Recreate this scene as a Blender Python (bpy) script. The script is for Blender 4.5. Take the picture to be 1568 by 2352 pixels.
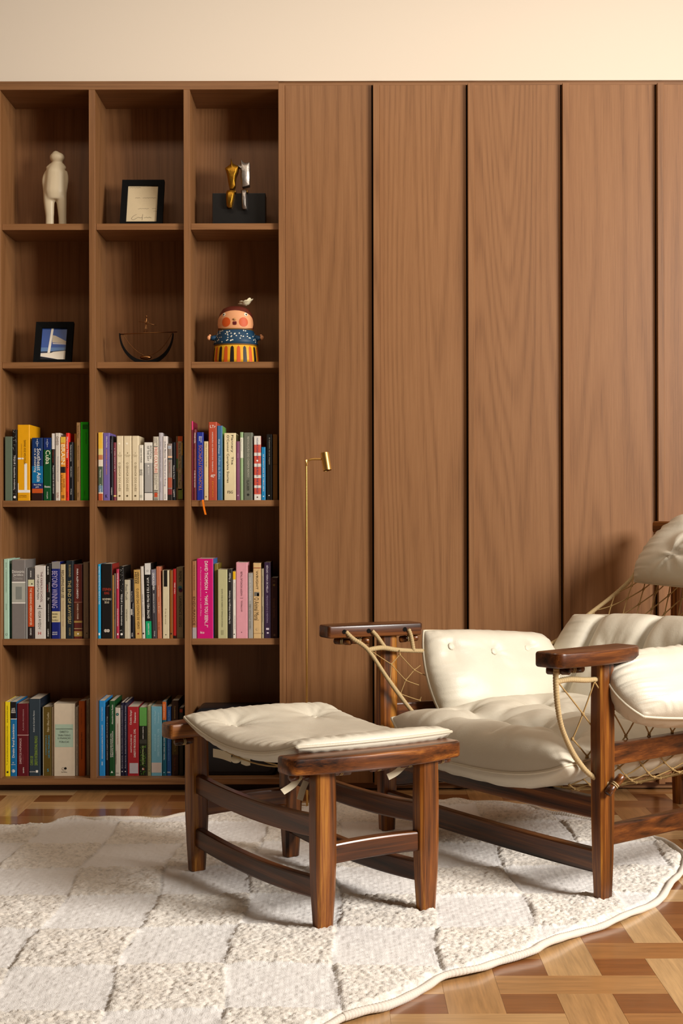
import bpy, bmesh, math, random
import numpy as np
from mathutils import Vector, Matrix, noise

for o in list(bpy.data.objects):
    bpy.data.objects.remove(o)
SC = bpy.context.scene
COL = SC.collection

# ------------------------------------------------------------------ camera, light, exposure
EYE = 0.8875
cd = bpy.data.cameras.new('camera')
cam = bpy.data.objects.new('camera', cd)
COL.objects.link(cam)
cam.matrix_world = Matrix.Translation((0, 0, EYE)) @ Matrix.Rotation(math.pi/2, 4, 'X') @ Matrix.Rotation(-0.0022, 4, 'Z')
cd.sensor_fit = 'VERTICAL'
cd.sensor_height = 36.0
cd.lens = 3280*36/2352
cd.clip_start = 0.05
SC.camera = cam

wd = bpy.data.worlds.new('daylight')
SC.world = wd
wd.use_nodes = True
bg = wd.node_tree.nodes['Background']
bg.inputs[0].default_value = (1.0, 0.94, 0.88, 1)
bg.inputs[1].default_value = 0.03

def area(name, loc, target, size, size_y, power, color, spread=math.pi):
    l = bpy.data.lights.new(name, 'AREA')
    l.shape = 'RECTANGLE'
    l.size, l.size_y, l.energy, l.color = size, size_y, power, color
    o = bpy.data.objects.new(name, l)
    o.location = loc
    d = Vector(target)-Vector(loc)
    o.rotation_euler = d.to_track_quat('-Z', 'Y').to_euler()
    l.spread = spread
    COL.objects.link(o)
    return o
# daylight through the tall window in the right-hand wall, and the ceiling lamp
area('window_daylight', (3.15, 1.35, 2.1), (-0.2, 3.6, 0.5), 1.35, 1.15, 205, (1.0, 0.955, 0.90), 2.3)
area('ceiling_lamp', (0.35, 3.55, 2.77), (0.35, 3.95, 0.6), 3.0, 0.25, 25, (1.0, 0.87, 0.72))
SC.view_settings.view_transform = 'Standard'
SC.view_settings.look = 'None'
SC.view_settings.gamma = 1.0
SC.view_settings.use_curve_mapping = False
SC.view_settings.exposure = -0.48

# ------------------------------------------------------------------ helpers
def srgb(h, gain=1.0):
    h = h.lstrip('#')
    out = []
    for k in (0, 2, 4):
        c = int(h[k:k+2], 16)/255
        c = c/12.92 if c <= 0.04045 else ((c+0.055)/1.055)**2.4
        out.append(min(c*gain, 0.95))
    return tuple(out)+(1.0,)

def setp(o, label=None, cat=None, group=None, kind=None):
    if label: o['label'] = label
    if cat: o['category'] = cat
    if group: o['group'] = group
    if kind: o['kind'] = kind
    return o

def thing(name, label, cat, loc=(0, 0, 0), rz=0.0, group=None):
    o = bpy.data.objects.new(name, None)
    o.empty_display_size = 0.1
    COL.objects.link(o)
    o.location = loc
    o.rotation_euler = (0, 0, rz)
    return setp(o, label, cat, group)

def link(name, me, mat=None, parent=None, loc=None, rot=None, kind=None, label=None):
    o = bpy.data.objects.new(name, me)
    COL.objects.link(o)
    if mat and me and not me.materials: me.materials.append(mat)
    if parent: o.parent = parent
    if loc is not None: o.location = loc
    if rot is not None: o.rotation_euler = rot
    if kind: o['kind'] = kind
    if label: o['label'] = label
    return o

def mesh(name, verts, faces, smooth=False):
    me = bpy.data.meshes.new(name)
    me.from_pydata([tuple(v) for v in verts], [], faces)
    if smooth: me.polygons.foreach_set('use_smooth', [True]*len(me.polygons))
    me.update()
    return me

class MB:
    """collects shapes that belong to one part"""
    def __init__(s): s.v = []; s.f = []
    def add(s, v, f):
        n = len(s.v); s.v += [tuple(p) for p in v]; s.f += [tuple(i+n for i in q) for q in f]; return s
    def box(s, x0, x1, y0, y1, z0, z1):
        v = [(x0,y0,z0),(x1,y0,z0),(x1,y1,z0),(x0,y1,z0),(x0,y0,z1),(x1,y0,z1),(x1,y1,z1),(x0,y1,z1)]
        return s.add(v, [(0,3,2,1),(4,5,6,7),(0,1,5,4),(1,2,6,5),(2,3,7,6),(3,0,4,7)])
    def quad(s, a, b, c, d): return s.add([a, b, c, d], [(0,1,2,3)])
    def disc(s, c, u, w, r, n=14):
        c, u, w = Vector(c), Vector(u), Vector(w)
        return s.add([c+u*(r*math.cos(2*math.pi*k/n))+w*(r*math.sin(2*math.pi*k/n)) for k in range(n)], [tuple(range(n))])
    def tube(s, pts, r, n=8, cap=True):
        v, f = tube_data(pts, r, n, cap); return s.add(v, f)
    def lathe(s, prof, n=20, M=None):
        v, f = lathe_data(prof, n)
        if M is not None: v = [M @ Vector(p) for p in v]
        return s.add(v, f)
    def ball(s, c, rx, ry=None, rz=None, nu=12, nv=8, M=None):
        ry = rx if ry is None else ry; rz = rx if rz is None else rz
        v = []; f = []
        for j in range(nv+1):
            t = math.pi*j/nv
            for i in range(nu):
                p = 2*math.pi*i/nu
                q = Vector((rx*math.sin(t)*math.cos(p), ry*math.sin(t)*math.sin(p), rz*math.cos(t)))
                if M is not None: q = M @ q
                v.append(q+Vector(c))
        for j in range(nv):
            for i in range(nu):
                f.append((j*nu+i, (j+1)*nu+i, (j+1)*nu+(i+1) % nu, j*nu+(i+1) % nu))
        return s.add(v, f)
    def prism(s, out, z0, z1):
        n = len(out)
        v = [(x, y, z0) for x, y in out]+[(x, y, z1) for x, y in out]
        f = [tuple(range(n-1, -1, -1)), tuple(range(n, 2*n))]
        f += [(i, (i+1) % n, n+(i+1) % n, n+i) for i in range(n)]
        return s.add(v, f)
    def mesh(s, name, smooth=False, bevel=0, seg=2, angle=0.6):
        me = mesh(name, s.v, s.f, smooth and not bevel)
        if bevel:
            bm = bmesh.new(); bm.from_mesh(me)
            es = [e for e in bm.edges if len(e.link_faces) == 2 and e.calc_face_angle(0) > angle]
            bmesh.ops.bevel(bm, geom=es, offset=bevel, segments=seg, profile=0.5, affect='EDGES', clamp_overlap=True)
            if smooth:
                for p in bm.faces: p.smooth = True
            bm.to_mesh(me); bm.free()
            if smooth: set_sharp(me)
        return me

def set_sharp(me, ang=0.7):
    try: me.set_sharp_from_angle(angle=ang)
    except Exception: pass

def tube_data(pts, r, n=8, cap=True):
    pts = [Vector(p) for p in pts]; m = len(pts)
    rr = r if isinstance(r, (list, tuple)) else [r]*m
    v = []; f = []
    up = None
    for i, p in enumerate(pts):
        t = (pts[min(i+1, m-1)]-pts[max(i-1, 0)])
        t = t.normalized() if t.length > 1e-9 else Vector((0, 0, 1))
        if up is None:
            up = t.cross(Vector((0.31, 0.17, 0.93)))
            if up.length < 1e-3: up = t.cross(Vector((1, 0, 0)))
            up.normalize()
        else:
            up = up-t*up.dot(t); up.normalize()
        w = t.cross(up)
        for k in range(n):
            a = 2*math.pi*k/n
            v.append(p+(up*math.cos(a)+w*math.sin(a))*rr[i])
    for i in range(m-1):
        for k in range(n):
            f.append((i*n+k, i*n+(k+1) % n, (i+1)*n+(k+1) % n, (i+1)*n+k))
    if cap:
        f.append(tuple(range(n-1, -1, -1))); f.append(tuple((m-1)*n+k for k in range(n)))
    return v, f

def lathe_data(prof, n=20):
    v = []; f = []; m = len(prof)
    for r, z in prof:
        for k in range(n):
            a = 2*math.pi*k/n
            v.append((r*math.cos(a), r*math.sin(a), z))
    for i in range(m-1):
        for k in range(n):
            f.append((i*n+k, i*n+(k+1) % n, (i+1)*n+(k+1) % n, (i+1)*n+k))
    f.append(tuple(range(n-1, -1, -1))); f.append(tuple((m-1)*n+k for k in range(n)))
    return v, f

def smooth_path(pts, per=10):
    P = [Vector(p) for p in pts]; out = []
    for i in range(len(P)-1):
        a, b, c, d = P[max(i-1, 0)], P[i], P[i+1], P[min(i+2, len(P)-1)]
        for k in range(per):
            t = k/per
            out.append(0.5*((2*b)+(c-a)*t+(2*a-5*b+4*c-d)*t*t+(3*b-a-3*c+d)*t**3))
    out.append(P[-1]); return out

def resample(pts, step):
    P = [Vector(p) for p in pts]; out = [P[0]]; acc = 0.0
    for a, b in zip(P, P[1:]):
        L = (b-a).length
        while acc+step <= L:
            acc += step; out.append(a.lerp(b, acc/L))
        acc -= L
    return out

# ------------------------------------------------------------------ materials
def nodes(name):
    m = bpy.data.materials.new(name); m.use_nodes = True
    nt = m.node_tree; b = nt.nodes['Principled BSDF']
    def N(t, **kw):
        n = nt.nodes.new(t)
        for k, v in kw.items(): setattr(n, k, v)
        return n
    def L(a, b_): nt.links.new(a, b_)
    return m, nt, b, N, L

def math_n(N, L, op, a, b=None, clamp=False):
    n = N('ShaderNodeMath', operation=op); n.use_clamp = clamp
    for i, x in enumerate((a, b)):
        if x is None: continue
        if isinstance(x, (int, float)): n.inputs[i].default_value = x
        else: L(x, n.inputs[i])
    return n.outputs[0]

def mixc(N, L, fac, a, b, mode='MIX'):
    n = N('ShaderNodeMix', data_type='RGBA', blend_type=mode)
    for i, x in ((0, fac), (6, a), (7, b)):
        if isinstance(x, (int, float)): n.inputs[i].default_value = x
        elif isinstance(x, tuple): n.inputs[i].default_value = x
        else: L(x, n.inputs[i])
    return n.outputs[2]

def plain(name, col, rough=0.5, metal=0.0, spec=0.5, coat=0.0, bump=0.0, bscale=200, vary=0.0):
    m, nt, b, N, L = nodes(name)
    c = srgb(col) if isinstance(col, str) else col
    b.inputs['Base Color'].default_value = c
    b.inputs['Roughness'].default_value = rough
    b.inputs['Metallic'].default_value = metal
    b.inputs['Specular IOR Level'].default_value = spec
    b.inputs['Coat Weight'].default_value = coat
    tc = N('ShaderNodeTexCoord')
    nz = N('ShaderNodeTexNoise'); nz.inputs['Scale'].default_value = bscale
    L(tc.outputs['Object'], nz.inputs['Vector'])
    if bump:
        bp = N('ShaderNodeBump'); bp.inputs['Strength'].default_value = bump; bp.inputs['Distance'].default_value = 0.001
        L(nz.outputs[0], bp.inputs['Height']); L(bp.outputs[0], b.inputs['Normal'])
    if vary:
        d = tuple(x*(1-vary) for x in c[:3])+(1,)
        L(mixc(N, L, nz.outputs[0], d, c), b.inputs['Base Color'])
    return m

def wood(name, dark, mid, light, axis='Z', rough=0.5, coat=0.0, rings=26.0, fig=5.0, stretch=0.09, vary=0.12, spec=0.4, streak=0.5, cr=0.1, ringw=0.30):
    """veneer: contour lines of a stretched noise give the cathedral figure, fine noise the pores"""
    m, nt, b, N, L = nodes(name)
    tc = N('ShaderNodeTexCoord'); oi = N('ShaderNodeObjectInfo')
    off = N('ShaderNodeVectorMath', operation='SCALE'); off.inputs[0].default_value = (7.1, 3.7, 5.3)
    L(oi.outputs['Random'], off.inputs['Scale'])
    add = N('ShaderNodeVectorMath', operation='ADD'); L(tc.outputs['Object'], add.inputs[0]); L(off.outputs[0], add.inputs[1])
    def stretched(across, along):
        mp = N('ShaderNodeMapping')
        s = [across]*3; s['XYZ'.index(axis)] = along
        mp.inputs['Scale'].default_value = s
        L(add.outputs[0], mp.inputs['Vector']); return mp.outputs[0]
    n1 = N('ShaderNodeTexNoise'); n1.inputs['Scale'].default_value = 1.0; n1.inputs['Detail'].default_value = 2.0; n1.inputs['Roughness'].default_value = 0.45
    L(stretched(fig, fig*stretch), n1.inputs['Vector'])
    ring = math_n(N, L, 'SINE', math_n(N, L, 'MULTIPLY', n1.outputs[0], rings*6.283))
    ring = math_n(N, L, 'MULTIPLY_ADD', ring, 0.5); ring.node.inputs[2].default_value = 0.5
    ring = math_n(N, L, 'POWER', ring, 1.6)
    n2 = N('ShaderNodeTexNoise'); n2.inputs['Scale'].default_value = 1.0; n2.inputs['Detail'].default_value = 4.0; n2.inputs['Roughness'].default_value = 0.65
    L(stretched(330, 7), n2.inputs['Vector'])
    n3 = N('ShaderNodeTexNoise'); n3.inputs['Scale'].default_value = 1.0; n3.inputs['Detail'].default_value = 3.0
    L(stretched(fig*4.5, fig*stretch*1.6), n3.inputs['Vector'])
    f = math_n(N, L, 'MULTIPLY', ring, ringw)
    f = math_n(N, L, 'ADD', f, math_n(N, L, 'MULTIPLY', n2.outputs[0], 0.75))
    f = math_n(N, L, 'ADD', f, math_n(N, L, 'MULTIPLY', n3.outputs[0], streak))
    f = math_n(N, L, 'SUBTRACT', f, 0.15+streak*0.36+(ringw-.3)*.4, True)
    r = N('ShaderNodeValToRGB')
    r.color_ramp.elements[0].position = 0.0; r.color_ramp.elements[0].color = srgb(light)
    r.color_ramp.elements[1].position = 0.85; r.color_ramp.elements[1].color = srgb(dark)
    e = r.color_ramp.elements.new(0.42); e.color = srgb(mid)
    L(f, r.inputs[0])
    hv = N('ShaderNodeHueSaturation')
    v = math_n(N, L, 'MULTIPLY_ADD', oi.outputs['Random'], vary*2); v.node.inputs[2].default_value = 1-vary
    L(v, hv.inputs['Value']); L(r.outputs[0], hv.inputs['Color']); L(hv.outputs[0], b.inputs['Base Color'])
    b.inputs['Roughness'].default_value = rough
    b.inputs['Specular IOR Level'].default_value = spec
    b.inputs['Coat Weight'].default_value = coat; b.inputs['Coat Roughness'].default_value = cr
    bp = N('ShaderNodeBump'); bp.inputs['Strength'].default_value = 0.10; bp.inputs['Distance'].default_value = 0.0008
    L(n2.outputs[0], bp.inputs['Height']); L(bp.outputs[0], b.inputs['Normal'])
    return m

def printed(name, rough=0.45):
    """printed paper: the colour is the object's own colour value"""
    m, nt, b, N, L = nodes(name)
    oi = N('ShaderNodeObjectInfo'); tc = N('ShaderNodeTexCoord')
    nz = N('ShaderNodeTexNoise'); nz.inputs['Scale'].default_value = 60; nz.inputs['Detail'].default_value = 3
    L(tc.outputs['Object'], nz.inputs['Vector'])
    f = math_n(N, L, 'MULTIPLY_ADD', nz.outputs[0], 0.16); f.node.inputs[2].default_value = 0.92
    hv = N('ShaderNodeHueSaturation'); L(f, hv.inputs['Value']); L(oi.outputs['Color'], hv.inputs['Color'])
    L(hv.outputs[0], b.inputs['Base Color'])
    b.inputs['Roughness'].default_value = rough; b.inputs['Specular IOR Level'].default_value = 0.35
    return m

def leather(name, col, dark):
    m, nt, b, N, L = nodes(name)
    tc = N('ShaderNodeTexCoord')
    vo = N('ShaderNodeTexVoronoi'); vo.inputs['Scale'].default_value = 420
    nz = N('ShaderNodeTexNoise'); nz.inputs['Scale'].default_value = 9; nz.inputs['Detail'].default_value = 4
    n2 = N('ShaderNodeTexNoise'); n2.inputs['Scale'].default_value = 45; n2.inputs['Detail'].default_value = 5
    for n in (vo, nz, n2): L(tc.outputs['Object'], n.inputs['Vector'])
    L(mixc(N, L, nz.outputs[0], srgb(dark), srgb(col)), b.inputs['Base Color'])
    h = math_n(N, L, 'ADD', math_n(N, L, 'MULTIPLY', vo.outputs[0], 0.35), math_n(N, L, 'MULTIPLY', n2.outputs[0], 1.6))
    bp = N('ShaderNodeBump'); bp.inputs['Strength'].default_value = 0.28; bp.inputs['Distance'].default_value = 0.0016
    L(h, bp.inputs['Height']); L(bp.outputs[0], b.inputs['Normal'])
    b.inputs['Roughness'].default_value = 0.43; b.inputs['Specular IOR Level'].default_value = 0.42
    return m

MAT = {}
MAT['veneer_v'] = wood('walnut_veneer_upright', '#5b391b', '#805733', '#906640', 'Z', rough=0.46, rings=38, fig=3.0, stretch=0.05, vary=0.05, streak=.34, ringw=.20)
MAT['veneer_h'] = wood('walnut_veneer_level', '#5b391b', '#805733', '#906640', 'X', rough=0.46, rings=38, fig=3.0, stretch=0.05, vary=0.05, streak=.34, ringw=.20)
MAT['jac'] = wood('oiled_rosewood_upright_lit', '#1b0b04', '#754013', '#bd8230', 'Z', rough=0.34, coat=0.28, rings=5, fig=15, stretch=0.045, vary=0.12, streak=1.0, cr=0.2, spec=.3)  # legs and posts: golden tone of the lit faces put into the colour
MAT['jac_x'] = wood('oiled_rosewood_level_shaded', '#170803', '#5e3110', '#9c6024', 'X', rough=0.34, coat=0.30, rings=5, fig=15, stretch=0.045, vary=0.12, streak=1.0, cr=0.18, spec=.3)  # same timber darkened, shade of the rails put into its colour
MAT['jac_y'] = wood('oiled_rosewood_side_shaded', '#170803', '#4e270d', '#7e481b', 'Y', rough=0.34, coat=0.30, rings=5, fig=15, stretch=0.045, vary=0.12, streak=1.0, cr=0.18, spec=.3)  # same timber darker again, shade painted into side rails and armrests
MAT['plaster'] = plain('painted_plaster', '#d8ccbb', 0.85, spec=0.2, bump=0.12, bscale=60)
MAT['white'] = plain('ceiling_paint', '#9a8c79', 0.9, spec=0.2, bump=0.05)
MAT['leather'] = leather('cream_leather', '#cfc8b7', '#c3baa6')
MAT['piping'] = leather('cream_leather_piping', '#cdc3ad', '#bdb29b')
MAT['rope'] = plain('sisal_rope', '#b89f74', 0.8, spec=0.2, bump=0.6, bscale=500, vary=0.25)
MAT['net'] = plain('sisal_cord', '#ab8c5a', 0.75, spec=0.2, bump=0.4, bscale=600, vary=0.3)
MAT['cotton'] = plain('cotton_tape', '#cfc4aa', 0.85, spec=0.15, bump=0.4, bscale=700)
MAT['brass'] = plain('brushed_brass', '#dcae62', 0.33, metal=1.0, bump=0.05, bscale=300)
MAT['dark'] = plain('recess_shade', '#0d0907', 0.8, spec=0.1, bump=0.1)  # near-black colour stands in for the shade of holes and recesses
MAT['black'] = plain('black_lacquer', '#050505', 0.7, spec=0.12, bump=0.05)
MAT['print'] = printed('printed_card')
MAT['paper'] = plain('page_edges', '#d6c9b4', 0.9, spec=0.1, bump=0.3, bscale=900, vary=0.2)

# ------------------------------------------------------------------ measured tables (metres)
W, K = '#e9e4da', '#16130f'
# bay and row, x, thickness, height, colour, label, printed details (fractions of the spine)
BOOKS = [
('UL', -1.0718, 0.0236, 0.2042, '#5d6a58', 'plain grey-green hardback at left end, upper book row, left bay', {}),
('UL', -1.0476, 0.0139, 0.2263, K, 'thin black paperback sprinkled with white specks, upper book row, left bay', {'t': [('TEQUE | desenhos invisíveis', 'd', 0.2, 0.68, 0.36, 0.84, W)], 'o': [(0.5, 0.95, 4, W)], 'speck': 26}),
('UL', -1.0316, 0.0395, 0.2416, '#e2a00c', 'thick tall mustard-yellow book, upper book row, left bay', {'b': [(0.435, 0.455, W, 0, 0.5), (0.51, 0.87, W, 0.56, 0.78), (0.86, 0.895, W, 0, 1), (0.77, 0.87, W, 0, 0.09)], 't': [('MITOLOGIA DOS ORIXÁS', 'u', 0.5, 0.68, 0.2, 0.52, '#3a2408'), ('REGINALDO PRANDI', 'u', 0.3, 0.38, 0.25, 0.46, '#a87a20'), ('COMPANHIA', 'h', 0.1, 0.75, 0.925, 0.94, '#8a5a10'), ('DAS LETRAS', 'h', 0.1, 0.75, 0.945, 0.96, '#8a5a10')]}),
('UL', -0.9859, 0.0347, 0.2, '#12305f', 'blue travel guide with lighter blue lower half, upper book row, left bay', {'b': [(0.45, 0.72, '#0d6a9c'), (0.72, 0.81, '#1a2c66'), (0.81, 0.88, '#c0501c'), (0.88, 1, '#2a120c')], 't': [('Southeast Asia', 'd', 0.48, 0.84, 0.17, 0.7, W), ('on a shoestring', 'd', 0.17, 0.44, 0.17, 0.55, W), ('lonely planet', 'd', 0.44, 0.58, 0.02, 0.14, W), ('Best-selling', 'h', 0.2, 0.85, 0.735, 0.765, W), ('guide', 'h', 0.35, 0.65, 0.77, 0.8, W)], 'o': [(0.5, 0.08, 5, '#8fa6cf'), (0.5, 0.08, 4.2, '#12305f')]}),
('UL', -0.9491, 0.025, 0.2, '#0a4a22', 'dark green travel guide with navy top, upper book row, left bay', {'b': [(0, 0.19, '#142a66')], 't': [('Cuba', 'd', 0.3, 0.88, 0.2, 0.42, '#efe9c8'), ('lonely planet', 'd', 0.44, 0.58, 0.02, 0.15, W), ('Havana', 'h', 0.15, 0.88, 0.76, 0.795, W), ('travel guide', 'd', 0.4, 0.6, 0.86, 0.97, W)], 'o': [(0.5, 0.085, 4.5, '#8fa6cf'), (0.5, 0.085, 3.8, '#142a66')]}),
('UL', -0.9228, 0.0104, 0.2139, '#14100f', 'slim black paperback with white top third, upper book row, left bay', {'b': [(0, 0.235, '#d8d0c6')], 't': [('Frédéric Lenoir', 'd', 0.3, 0.7, 0.25, 0.44, '#8c4030'), ('Pequeno tratado de vida interior', 'd', 0.3, 0.75, 0.48, 0.9, W)]}),
('UL', -0.911, 0.0153, 0.2152, '#cdc3b4', 'pale grey paperback with brown capitals at its head, upper book row, left bay', {'t': [('OHSO', 'd', 0.25, 0.68, 0.05, 0.18, '#5a3a28'), ('Remembering oneself', 'd', 0.42, 0.7, 0.35, 0.72, '#8b8a96'), ('CULTRIX', 'd', 0.3, 0.7, 0.88, 0.96, '#8c3a30')]}),
('UL', -0.8946, 0.0162, 0.2028, '#d98a2a', 'orange paperback with black square band across middle, upper book row, left bay', {'b': [(0, 0.09, '#d8b040'), (0.47, 0.565, '#1c1a1c')], 't': [('BRAIN', 'd', 0.15, 0.88, 0.12, 0.43, '#f4e6c0'), ('DAVID', 'd', 0.6, 0.9, 0.66, 0.8, '#6a3a14'), ('EAGLEMAN', 'd', 0.15, 0.42, 0.6, 0.86, '#6a3a14'), ('II', 'h', 0.3, 0.75, 0.915, 0.965, K)]}),
('UL', -0.8773, 0.0104, 0.2152, '#e0261a', 'slim bright red paperback with white lettering, upper book row, left bay', {'t': [('Hermann Hesse', 'd', 0.2, 0.8, 0.06, 0.37, W), ('KNULP', 'd', 0.25, 0.7, 0.4, 0.52, '#5a0c0a'), ('record', 'd', 0.3, 0.7, 0.87, 0.95, '#7a1210')]}),
('UL', -0.8662, 0.0121, 0.1861, '#19181c', 'short black paperback with tiny white text, beside bright red one, upper book row, left bay', {'t': [('Poemas de amor e morte', 'd', 0.3, 0.6, 0.05, 0.33, W), ('Oração fúnebre', 'd', 0.3, 0.6, 0.42, 0.6, W), ('O Poeta', 'd', 0.35, 0.6, 0.8, 0.9, W)]}),
('UL', -0.8528, 0.0076, 0.2139, '#b28a3a', 'thin ochre booklet behind its tan neighbour, upper book row, left bay', {'back': 12}),
('UL', -0.8437, 0.0125, 0.2485, '#a98152', 'tall tan paperback with dark script lettering, upper book row, left bay', {'t': [('Fernando Pessoa', 'd', 0.3, 0.62, 0.04, 0.2, '#4a2c16'), ('Português Suave', 'd', 0.3, 0.62, 0.3, 0.48, '#4a2c16'), ('Ponto Continuado', 'd', 0.3, 0.62, 0.57, 0.76, '#4a2c16'), ('Assírio', 'd', 0.3, 0.6, 0.9, 0.96, '#4a2c16')]}),
('UL', -0.8299, 0.025, 0.2499, '#22b00f', 'tall bright green book at right end, upper book row, left bay', {'b': [(0.035, 0.042, K, 0.25, 1), (0.05, 0.057, K, 0.25, 1), (0.065, 0.072, K, 0.25, 1), (0.08, 0.087, K, 0.25, 1)], 't': [('arquitetura contemporânea', 'd', 0.62, 0.78, 0.13, 0.28, K), ('editora', 'd', 0.45, 0.58, 0.88, 0.94, K)]}),
('UM', -0.7744, 0.0146, 0.2166, '#d9cdb6', 'multicoloured paperback with yellow top at left end, upper book row, middle bay', {'b': [(0, 0.24, '#e0b23a'), (0.24, 0.33, '#d8c67a'), (0.33, 0.4, '#b9764a'), (0.5, 0.78, '#4b5b46'), (0.78, 0.88, '#5a7a92'), (0.9, 1, '#b0502c')], 't': [('Memórias', 'd', 0.35, 0.65, 0.55, 0.66, W), ('A. S. Neill', 'd', 0.35, 0.65, 0.76, 0.88, W)]}),
('UM', -0.7585, 0.0208, 0.2152, '#6e5c9c', 'lilac paperback with orange lettering down the spine, upper book row, middle bay', {'t': [('Aldous Huxley', 'd', 0.4, 0.66, 0.05, 0.22, W), ('ADMIRÁVEL MUNDO NOVO', 'd', 0.4, 0.66, 0.24, 0.62, '#d08a4c'), ('K', 'h', 0.35, 0.65, 0.91, 0.96, K)]}),
('UM', -0.7366, 0.0097, 0.2055, '#1d1a20', 'dark slim paperback right of the lilac book, upper book row, middle bay', {'t': [('J. R. MOEHRINGER  SUB', 'd', 0.35, 0.6, 0.05, 0.27, '#8c8488'), ('COMPANY', 'd', 0.35, 0.65, 0.8, 0.92, W)]}),
('UM', -0.7259, 0.0087, 0.1847, '#7c3440', 'thin maroon paperback with pale band near its foot, upper book row, middle bay', {'b': [(0.91, 0.935, '#e8c878')], 't': [('a vida como ela e', 'd', 0.4, 0.66, 0.1, 0.5, W)]}),
('UM', -0.7155, 0.0208, 0.2055, '#e0cfac', 'cream volume nearest the maroon paperback, of three alike, upper book row, middle bay', {'t': [('2', 'h', 0.45, 0.6, 0.255, 0.275, '#8a7a5c'), ('As Duas', 'h', 0.2, 0.85, 0.29, 0.305, '#8a7a5c'), ('Torres', 'h', 0.3, 0.75, 0.31, 0.325, '#8a7a5c'), ('O SENHOR DOS ANÉIS', 'd', 0.32, 0.68, 0.41, 0.86, '#8a7a5c')], 'o': [(0.45, 0.93, 3.2, '#6a5a40'), (0.42, 0.12, 3.4, '#f3e9cf')]}),
('UM', -0.693, 0.0247, 0.2055, '#dfceaa', 'cream volume in the middle of three alike, upper book row, middle bay', {'t': [('1', 'h', 0.47, 0.57, 0.255, 0.275, '#8a7a5c'), ('A Sociedade', 'h', 0.15, 0.9, 0.29, 0.305, '#8a7a5c'), ('do Anel', 'h', 0.3, 0.75, 0.31, 0.325, '#8a7a5c'), ('O SENHOR DOS ANÉIS', 'd', 0.35, 0.68, 0.41, 0.86, '#8a7a5c')], 'o': [(0.45, 0.93, 3.2, '#6a5a40'), (0.42, 0.12, 3.4, '#f3e9cf')]}),
('UM', -0.6667, 0.0211, 0.2055, '#dccba8', 'cream volume half behind a short white book, upper book row, middle bay', {'t': [('3', 'h', 0.47, 0.57, 0.255, 0.275, '#8a7a5c'), ('O Retorno', 'h', 0.2, 0.85, 0.29, 0.305, '#8a7a5c'), ('do Rei', 'h', 0.3, 0.75, 0.31, 0.325, '#8a7a5c'), ('O SENHOR DOS ANÉIS', 'd', 0.4, 0.75, 0.41, 0.86, '#8a7a5c')], 'o': [(0.5, 0.93, 3.2, '#6a5a40')]}),
('UM', -0.6448, 0.0139, 0.1764, '#ddd4c0', 'short white paperback with small black blocks on spine, upper book row, middle bay', {'t': [('SUSAN DE MORAES', 'd', 0.4, 0.7, 0.06, 0.32, K), ('LIVRO', 'h', 0.2, 0.85, 0.44, 0.475, K), ('DO MAL', 'h', 0.2, 0.85, 0.48, 0.51, K), ('ATE', 'h', 0.2, 0.85, 0.515, 0.55, K)], 'b': [(0.9, 0.95, '#b8b4a0', 0.25, 0.8)]}),
('UM', -0.6277, 0.0259, 0.1847, '#a09c96', 'white-topped grey book with bold black two-line title, upper book row, middle bay', {'b': [(0, 0.355, '#ded8cb'), (0.86, 0.872, K), (0.872, 1, '#e0d8cc')], 't': [('POSITION', 'd', 0.68, 0.92, 0.06, 0.28, K), ('OF THE DAY', 'd', 0.36, 0.6, 0.06, 0.32, K), ('PLAYBOY', 'd', 0.45, 0.6, 0.44, 0.56, W)], 'o': [(0.5, 0.405, 2.6, W)]}),
('UM', -0.5997, 0.0173, 0.2028, '#dcd2bc', 'black and cream barcode-striped book with red lettering, upper book row, middle bay', {'stripes': 1, 'b': [(0, 0.14, '#d9cdb8', 0.2, 0.85), (0.16, 0.58, '#e8d6c2', 0.2, 0.85), (0.59, 0.83, '#d9cdb8', 0.2, 0.85), (0.88, 0.95, '#c04a28', 0.25, 0.8)], 't': [('FREE CULTURE', 'd', 0.28, 0.78, 0.17, 0.57, '#b5391f'), ('LAWRENCE', 'd', 0.55, 0.78, 0.01, 0.13, K), ('LESSIG', 'd', 0.28, 0.5, 0.01, 0.1, K), ('THE NATURE AND FUTURE', 'd', 0.55, 0.75, 0.6, 0.82, K), ('OF CREATIVITY', 'd', 0.28, 0.48, 0.6, 0.76, K)]}),
('UM', -0.5813, 0.0118, 0.2152, '#b3abac', 'tall pale grey-lilac paperback with thin spine text, upper book row, middle bay', {'t': [('Thomas Piketty', 'd', 0.4, 0.6, 0.13, 0.2, '#6a6470'), ('PRINCÍPIOS DE DIREITO', 'd', 0.4, 0.62, 0.25, 0.66, '#6a6470'), ('Oliveira', 'd', 0.4, 0.6, 0.72, 0.88, '#6a6470')]}),
('UM', -0.5685, 0.0143, 0.2042, '#d9cfc6', 'white paperback with black serif lettering, beside pale lilac spine, upper book row, middle bay', {'t': [('Julian Barnes', 'd', 0.3, 0.7, 0.08, 0.34, '#4a4850'), ('The Sense of an Ending', 'd', 0.3, 0.7, 0.36, 0.78, '#77708a'), ('VINTAGE', 'd', 0.4, 0.6, 0.9, 0.98, '#6a6a6a')]}),
('UM', -0.5532, 0.0139, 0.1806, '#8c7c70', 'short grey-brown paperback with red patches near its foot, upper book row, middle bay', {'b': [(0.04, 0.09, '#c9ccd2', 0.1, 0.8), (0.22, 0.25, '#e6b890'), (0.26, 0.28, '#2f4046'), (0.6, 0.78, '#a8543c'), (0.8, 0.9, '#843030'), (0.9, 1, '#2a201c')], 't': [('52', 'h', 0.2, 0.7, 0.05, 0.08, K), ('No caminho', 'd', 0.35, 0.6, 0.33, 0.52, '#9c3c34')]}),
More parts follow.
